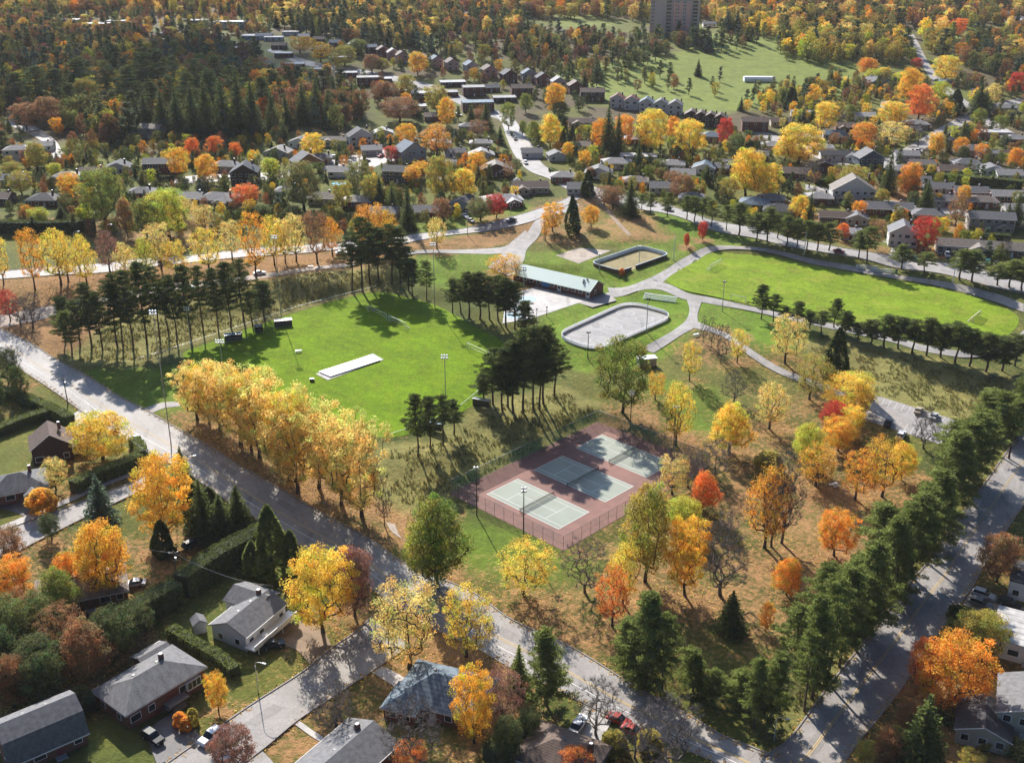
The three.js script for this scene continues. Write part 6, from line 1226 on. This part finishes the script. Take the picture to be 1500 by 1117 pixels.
  wood_([[900, 60], [1050, 52], [1160, 60], [1180, 75], [1080, 74], [990, 82]], 13, 0.7, 'hk', [9, 14]); wood_([[1030, 20], [1200, 18], [1250, 48], [1150, 58], [1060, 46]], 10, 0.12, 'tzhthzty', [10, 16], true, 1.4);
  wood_([[1130, 62], [1250, 46], [1400, 55], [1390, 80], [1340, 95], [1260, 92], [1190, 92], [1140, 80]], 9, 0.12, 'tzhhztyl', [11, 18], true, 1.3); wood_([[1410, 62], [1520, 40], [1600, 90], [1520, 125], [1450, 118], [1400, 90]], 10, 0.25, 'okkkthhz', [9, 15], true, 1.3);
  wood_([[1000, 110], [1240, 112], [1250, 140], [1130, 150], [1040, 150]], 26, 0.6, 'hzh', [6, 10]); wood_([[1040, 75], [1220, 85], [1230, 108], [1060, 105]], 40, 0.7, 'h', [6, 9]);
  wood_([[820, 118], [940, 108], [1000, 118], [1020, 140], [960, 136], [880, 138]], 14, 0.55, 'hkz', [6, 11]); wood_([[1000, 150], [1130, 150], [1240, 145], [1230, 172], [1120, 165], [1060, 165]], 13, 0.5, 'hgyz', [6, 12]);
  wood_([[400, 88], [520, 108], [700, 150], [740, 170], [680, 185], [560, 160], [440, 128]], 13, 0.25, 'hkzgkow', [6, 10]); wood_([[430, 62], [600, 80], [760, 118], [880, 150], [860, 165], [760, 150], [640, 112], [440, 78]], 15, 0.25, 'hkzgkwd', [6, 10]);
  wood_([[-40, 14], [390, 16], [400, 56], [300, 56], [200, 44], [-40, 36]], 11, 0.3, 'kthzkhw', [6, 10], true, 1.3);
  // gardens beyond the upper road and beside the golf course: low greenery between the houses
  wood_([[-80, 215], [150, 215], [300, 200], [540, 205], [760, 195], [770, 300], [600, 338], [420, 345], [200, 350], [-80, 345]], 8, 0.2, 'kzhhdnhyolqdqk', [2.5, 8], true, 1.8);
  wood_([[770, 190], [1080, 195], [1180, 215], [1500, 195], [1580, 400], [1440, 385], [1300, 360], [1160, 330], [1040, 312], [880, 272], [800, 240]], 8, 0.2, 'kzhhdnhyolqdqk', [2.5, 8], true, 1.8);
  wood_([[1100, 140], [1300, 110], [1500, 120], [1580, 200], [1300, 215], [1150, 200]], 9, 0.25, 'kzhgtylkh', [4, 10], true, 1.5);
  wood_([[-80, 165], [90, 190], [150, 215], [0, 260], [-80, 300]], 9, 0.35, 'kzhgow', [6, 12]); wood_([[-80, 30], [-20, 30], [-20, 300], [-80, 300]], 12, 0.5, 'khg', [8, 14]);
  for (const [x, z, r, needles] of treeSpots) if (r > 1.6 && !needles && z > -470) { const n = 10, p = []; for (let i = 0; i < n; i++) { const a = i / n * 6.283, q = r * (0.9 + 0.5 * R()); p.push([x + 0.25 * r + Math.cos(a) * q, z + 0.35 * r + Math.sin(a) * q]); } zones.push({ k: 'litter', e: r * 0.9, s: rr(0.25, 0.62), p, x0: x - 4 * r, x1: x + 4 * r, z0: z - 4 * r, z1: z + 4 * r }); }
  nearGround.map = groundTexture(NX0, NZ0, NX1, NZ1, 2048, 1792, false);
  const g = new THREE.Group(); g.name = 'woodland'; g.userData = { kind: 'stuff', label: 'far woodland and garden greenery in autumn colours', category: 'woodland' }; scene.add(g); let total = 0;
  for (const kind of ['b', 'c']) made[kind].forEach((list, i) => { total += list.length; const im = new THREE.InstancedMesh(kindsOf[kind][i], mats[kind], list.length); im.name = kind === 'b' ? 'broadleaf_wood' : 'conifer_wood'; list.forEach(([m, c], j) => { im.setMatrixAt(j, m); im.setColorAt(j, c); }); im.userData = { kind: 'stuff' }; shade(im); g.add(im); });
}

// ------------------------------------------------------------------ fallen leaves and rough grass
R = mulberry(909);
{
  const leafG = new THREE.BufferGeometry(); leafG.setAttribute('position', new THREE.Float32BufferAttribute([-0.12, 0, 0, 0, 0.03, 0.09, 0.12, 0, 0, 0, 0.02, -0.09], 3)); leafG.setIndex([0, 1, 2, 0, 2, 3]);
  const list = [], put = (x, z, c, up = 0.05) => list.push([x, H(x, z) + up, z, c]);
  const cols = [[0.62, 0.40, 0.08], [0.52, 0.26, 0.06], [0.36, 0.19, 0.08], [0.70, 0.52, 0.14], [0.28, 0.15, 0.08]];
  for (const [x, z, r, needles] of treeSpots) { if (needles || z < -430) continue; const n = Math.round(Math.min(450, r * r * 11)); for (let i = 0; i < n; i++) { const a = R() * 6.283, q = r * 1.5 * Math.sqrt(R()); put(x + Math.cos(a) * q + 0.3 * r, z + Math.sin(a) * q + 0.4 * r, cols[Math.floor(R() * 5)], 0.06); } }
  for (const o of scene.children) if (/^kerb/.test(o.name)) { const a = o.geometry.attributes.position; for (let i = 0; i < a.count; i += 2) { const x = a.getX(i), z = a.getZ(i); if (z < -430) continue; for (let k = 0; k < 3; k++) put(x + rr(-1, 1) * 0.9, z + rr(-1, 1) * 0.9, cols[Math.floor(R() * 5)], 0.13); } }
  const im = new THREE.InstancedMesh(leafG, matt(0xffffff, 0.9, { side: THREE.DoubleSide }), list.length), m = new THREE.Matrix4(), q = new THREE.Quaternion();
  list.forEach(([x, y, z, c], i) => { const s = rr(0.8, 1.9); m.compose(V(x, y, z), q.setFromEuler(new THREE.Euler(rr(-0.4, 0.4), R() * 6.283, rr(-0.4, 0.4))), V(s, s, s)); im.setMatrixAt(i, m); const k = rr(0.7, 1.2); im.setColorAt(i, col(c[0] * k, c[1] * k, c[2] * k)); });
  im.name = 'fallen_leaves'; im.userData = { kind: 'stuff', label: 'fallen autumn leaves scattered under trees and along kerbs', category: 'leaves' }; shade(im); scene.add(im);
  // tussocks on the unmown banks
  const t = []; for (let i = 0; i < 7; i++) { const a = i * 0.9, c = Math.cos(a), s = Math.sin(a), b = 0.16 + 0.1 * (i % 3); t.push(-s * 0.05 + c * 0.05, 0, c * 0.05 + s * 0.05, s * 0.05 + c * 0.05, 0, -c * 0.05 + s * 0.05, c * b, 0.42 + 0.12 * (i % 2), s * b); }
  const tg = new THREE.BufferGeometry(); tg.setAttribute('position', new THREE.Float32BufferAttribute(t, 3)); const spots = [];
  for (const zn of zones) { if (zn.k !== 'rough') continue; const area = (zn.x1 - zn.x0) * (zn.z1 - zn.z0), n = Math.round(area * 2.4); for (let i = 0; i < n; i++) { const x = rr(zn.x0, zn.x1), z = rr(zn.z0, zn.z1); if (!inside(zn.p, x, z) || vnoise(x * 0.35, z * 0.35) < 0.38) continue; if (pads.some((p) => inside(p.p, x, z))) continue; spots.push([x, z]); } }
  const gm = new THREE.InstancedMesh(tg, new THREE.MeshPhysicalMaterial({ color: 0xffffff, roughness: 0.9, transmission: 0.3, thickness: 0, specularIntensity: 0.15, side: THREE.DoubleSide }), spots.length);
  spots.forEach(([x, z], i) => { const s = rr(0.7, 1.7), k = rr(0.75, 1.2), g = R() < 0.4; m.compose(V(x, H(x, z) - 0.03, z), q.setFromAxisAngle(V(0, 1, 0), R() * 6.283), V(s, s * rr(0.6, 1.1), s)); gm.setMatrixAt(i, m); gm.setColorAt(i, g ? col(0.16 * k, 0.18 * k, 0.045 * k) : col(0.30 * k, 0.25 * k, 0.09 * k)); });
  gm.name = 'rough_grass'; gm.userData = { kind: 'stuff', label: 'unmown tussock grass on the banks', category: 'grass' }; shade(gm); scene.add(gm);
}

// ------------------------------------------------------------------ a fair-weather cloud between the sun and the far hill, above the frame
R = mulberry(5150);
{
  const vapour = new THREE.MeshStandardMaterial({ color: 0xffffff, roughness: 1, transparent: true, opacity: 0.1 });
  for (const [px, py, rx, rz, n] of [[190, 112, 270, 110, 42]]) {
    const c = G(px, py).addScaledVector(sunDir, 1500), g = [];
    for (let i = 0; i < n; i++) { const a = R() * 6.283, q = Math.sqrt(R()), s = rr(45, 85) * (1.15 - 0.5 * q), b = new THREE.IcosahedronGeometry(s, 3), p = b.attributes.position; for (let k = 0; k < p.count; k++) { const f = 1 + 0.22 * (vnoise(p.getX(k) * 0.06 + i * 9, p.getZ(k) * 0.06 + p.getY(k) * 0.04) - 0.5); p.setXYZ(k, p.getX(k) * f, p.getY(k) * f * 0.6, p.getZ(k) * f); } b.translate(Math.cos(a) * q * rx, rr(-12, 40) * (1 - q), Math.sin(a) * q * rz); g.push(b); }
    const m = structure('cloud', merge(g), vapour); m.position.copy(c);
  }
}
renderer.render(scene, camera);
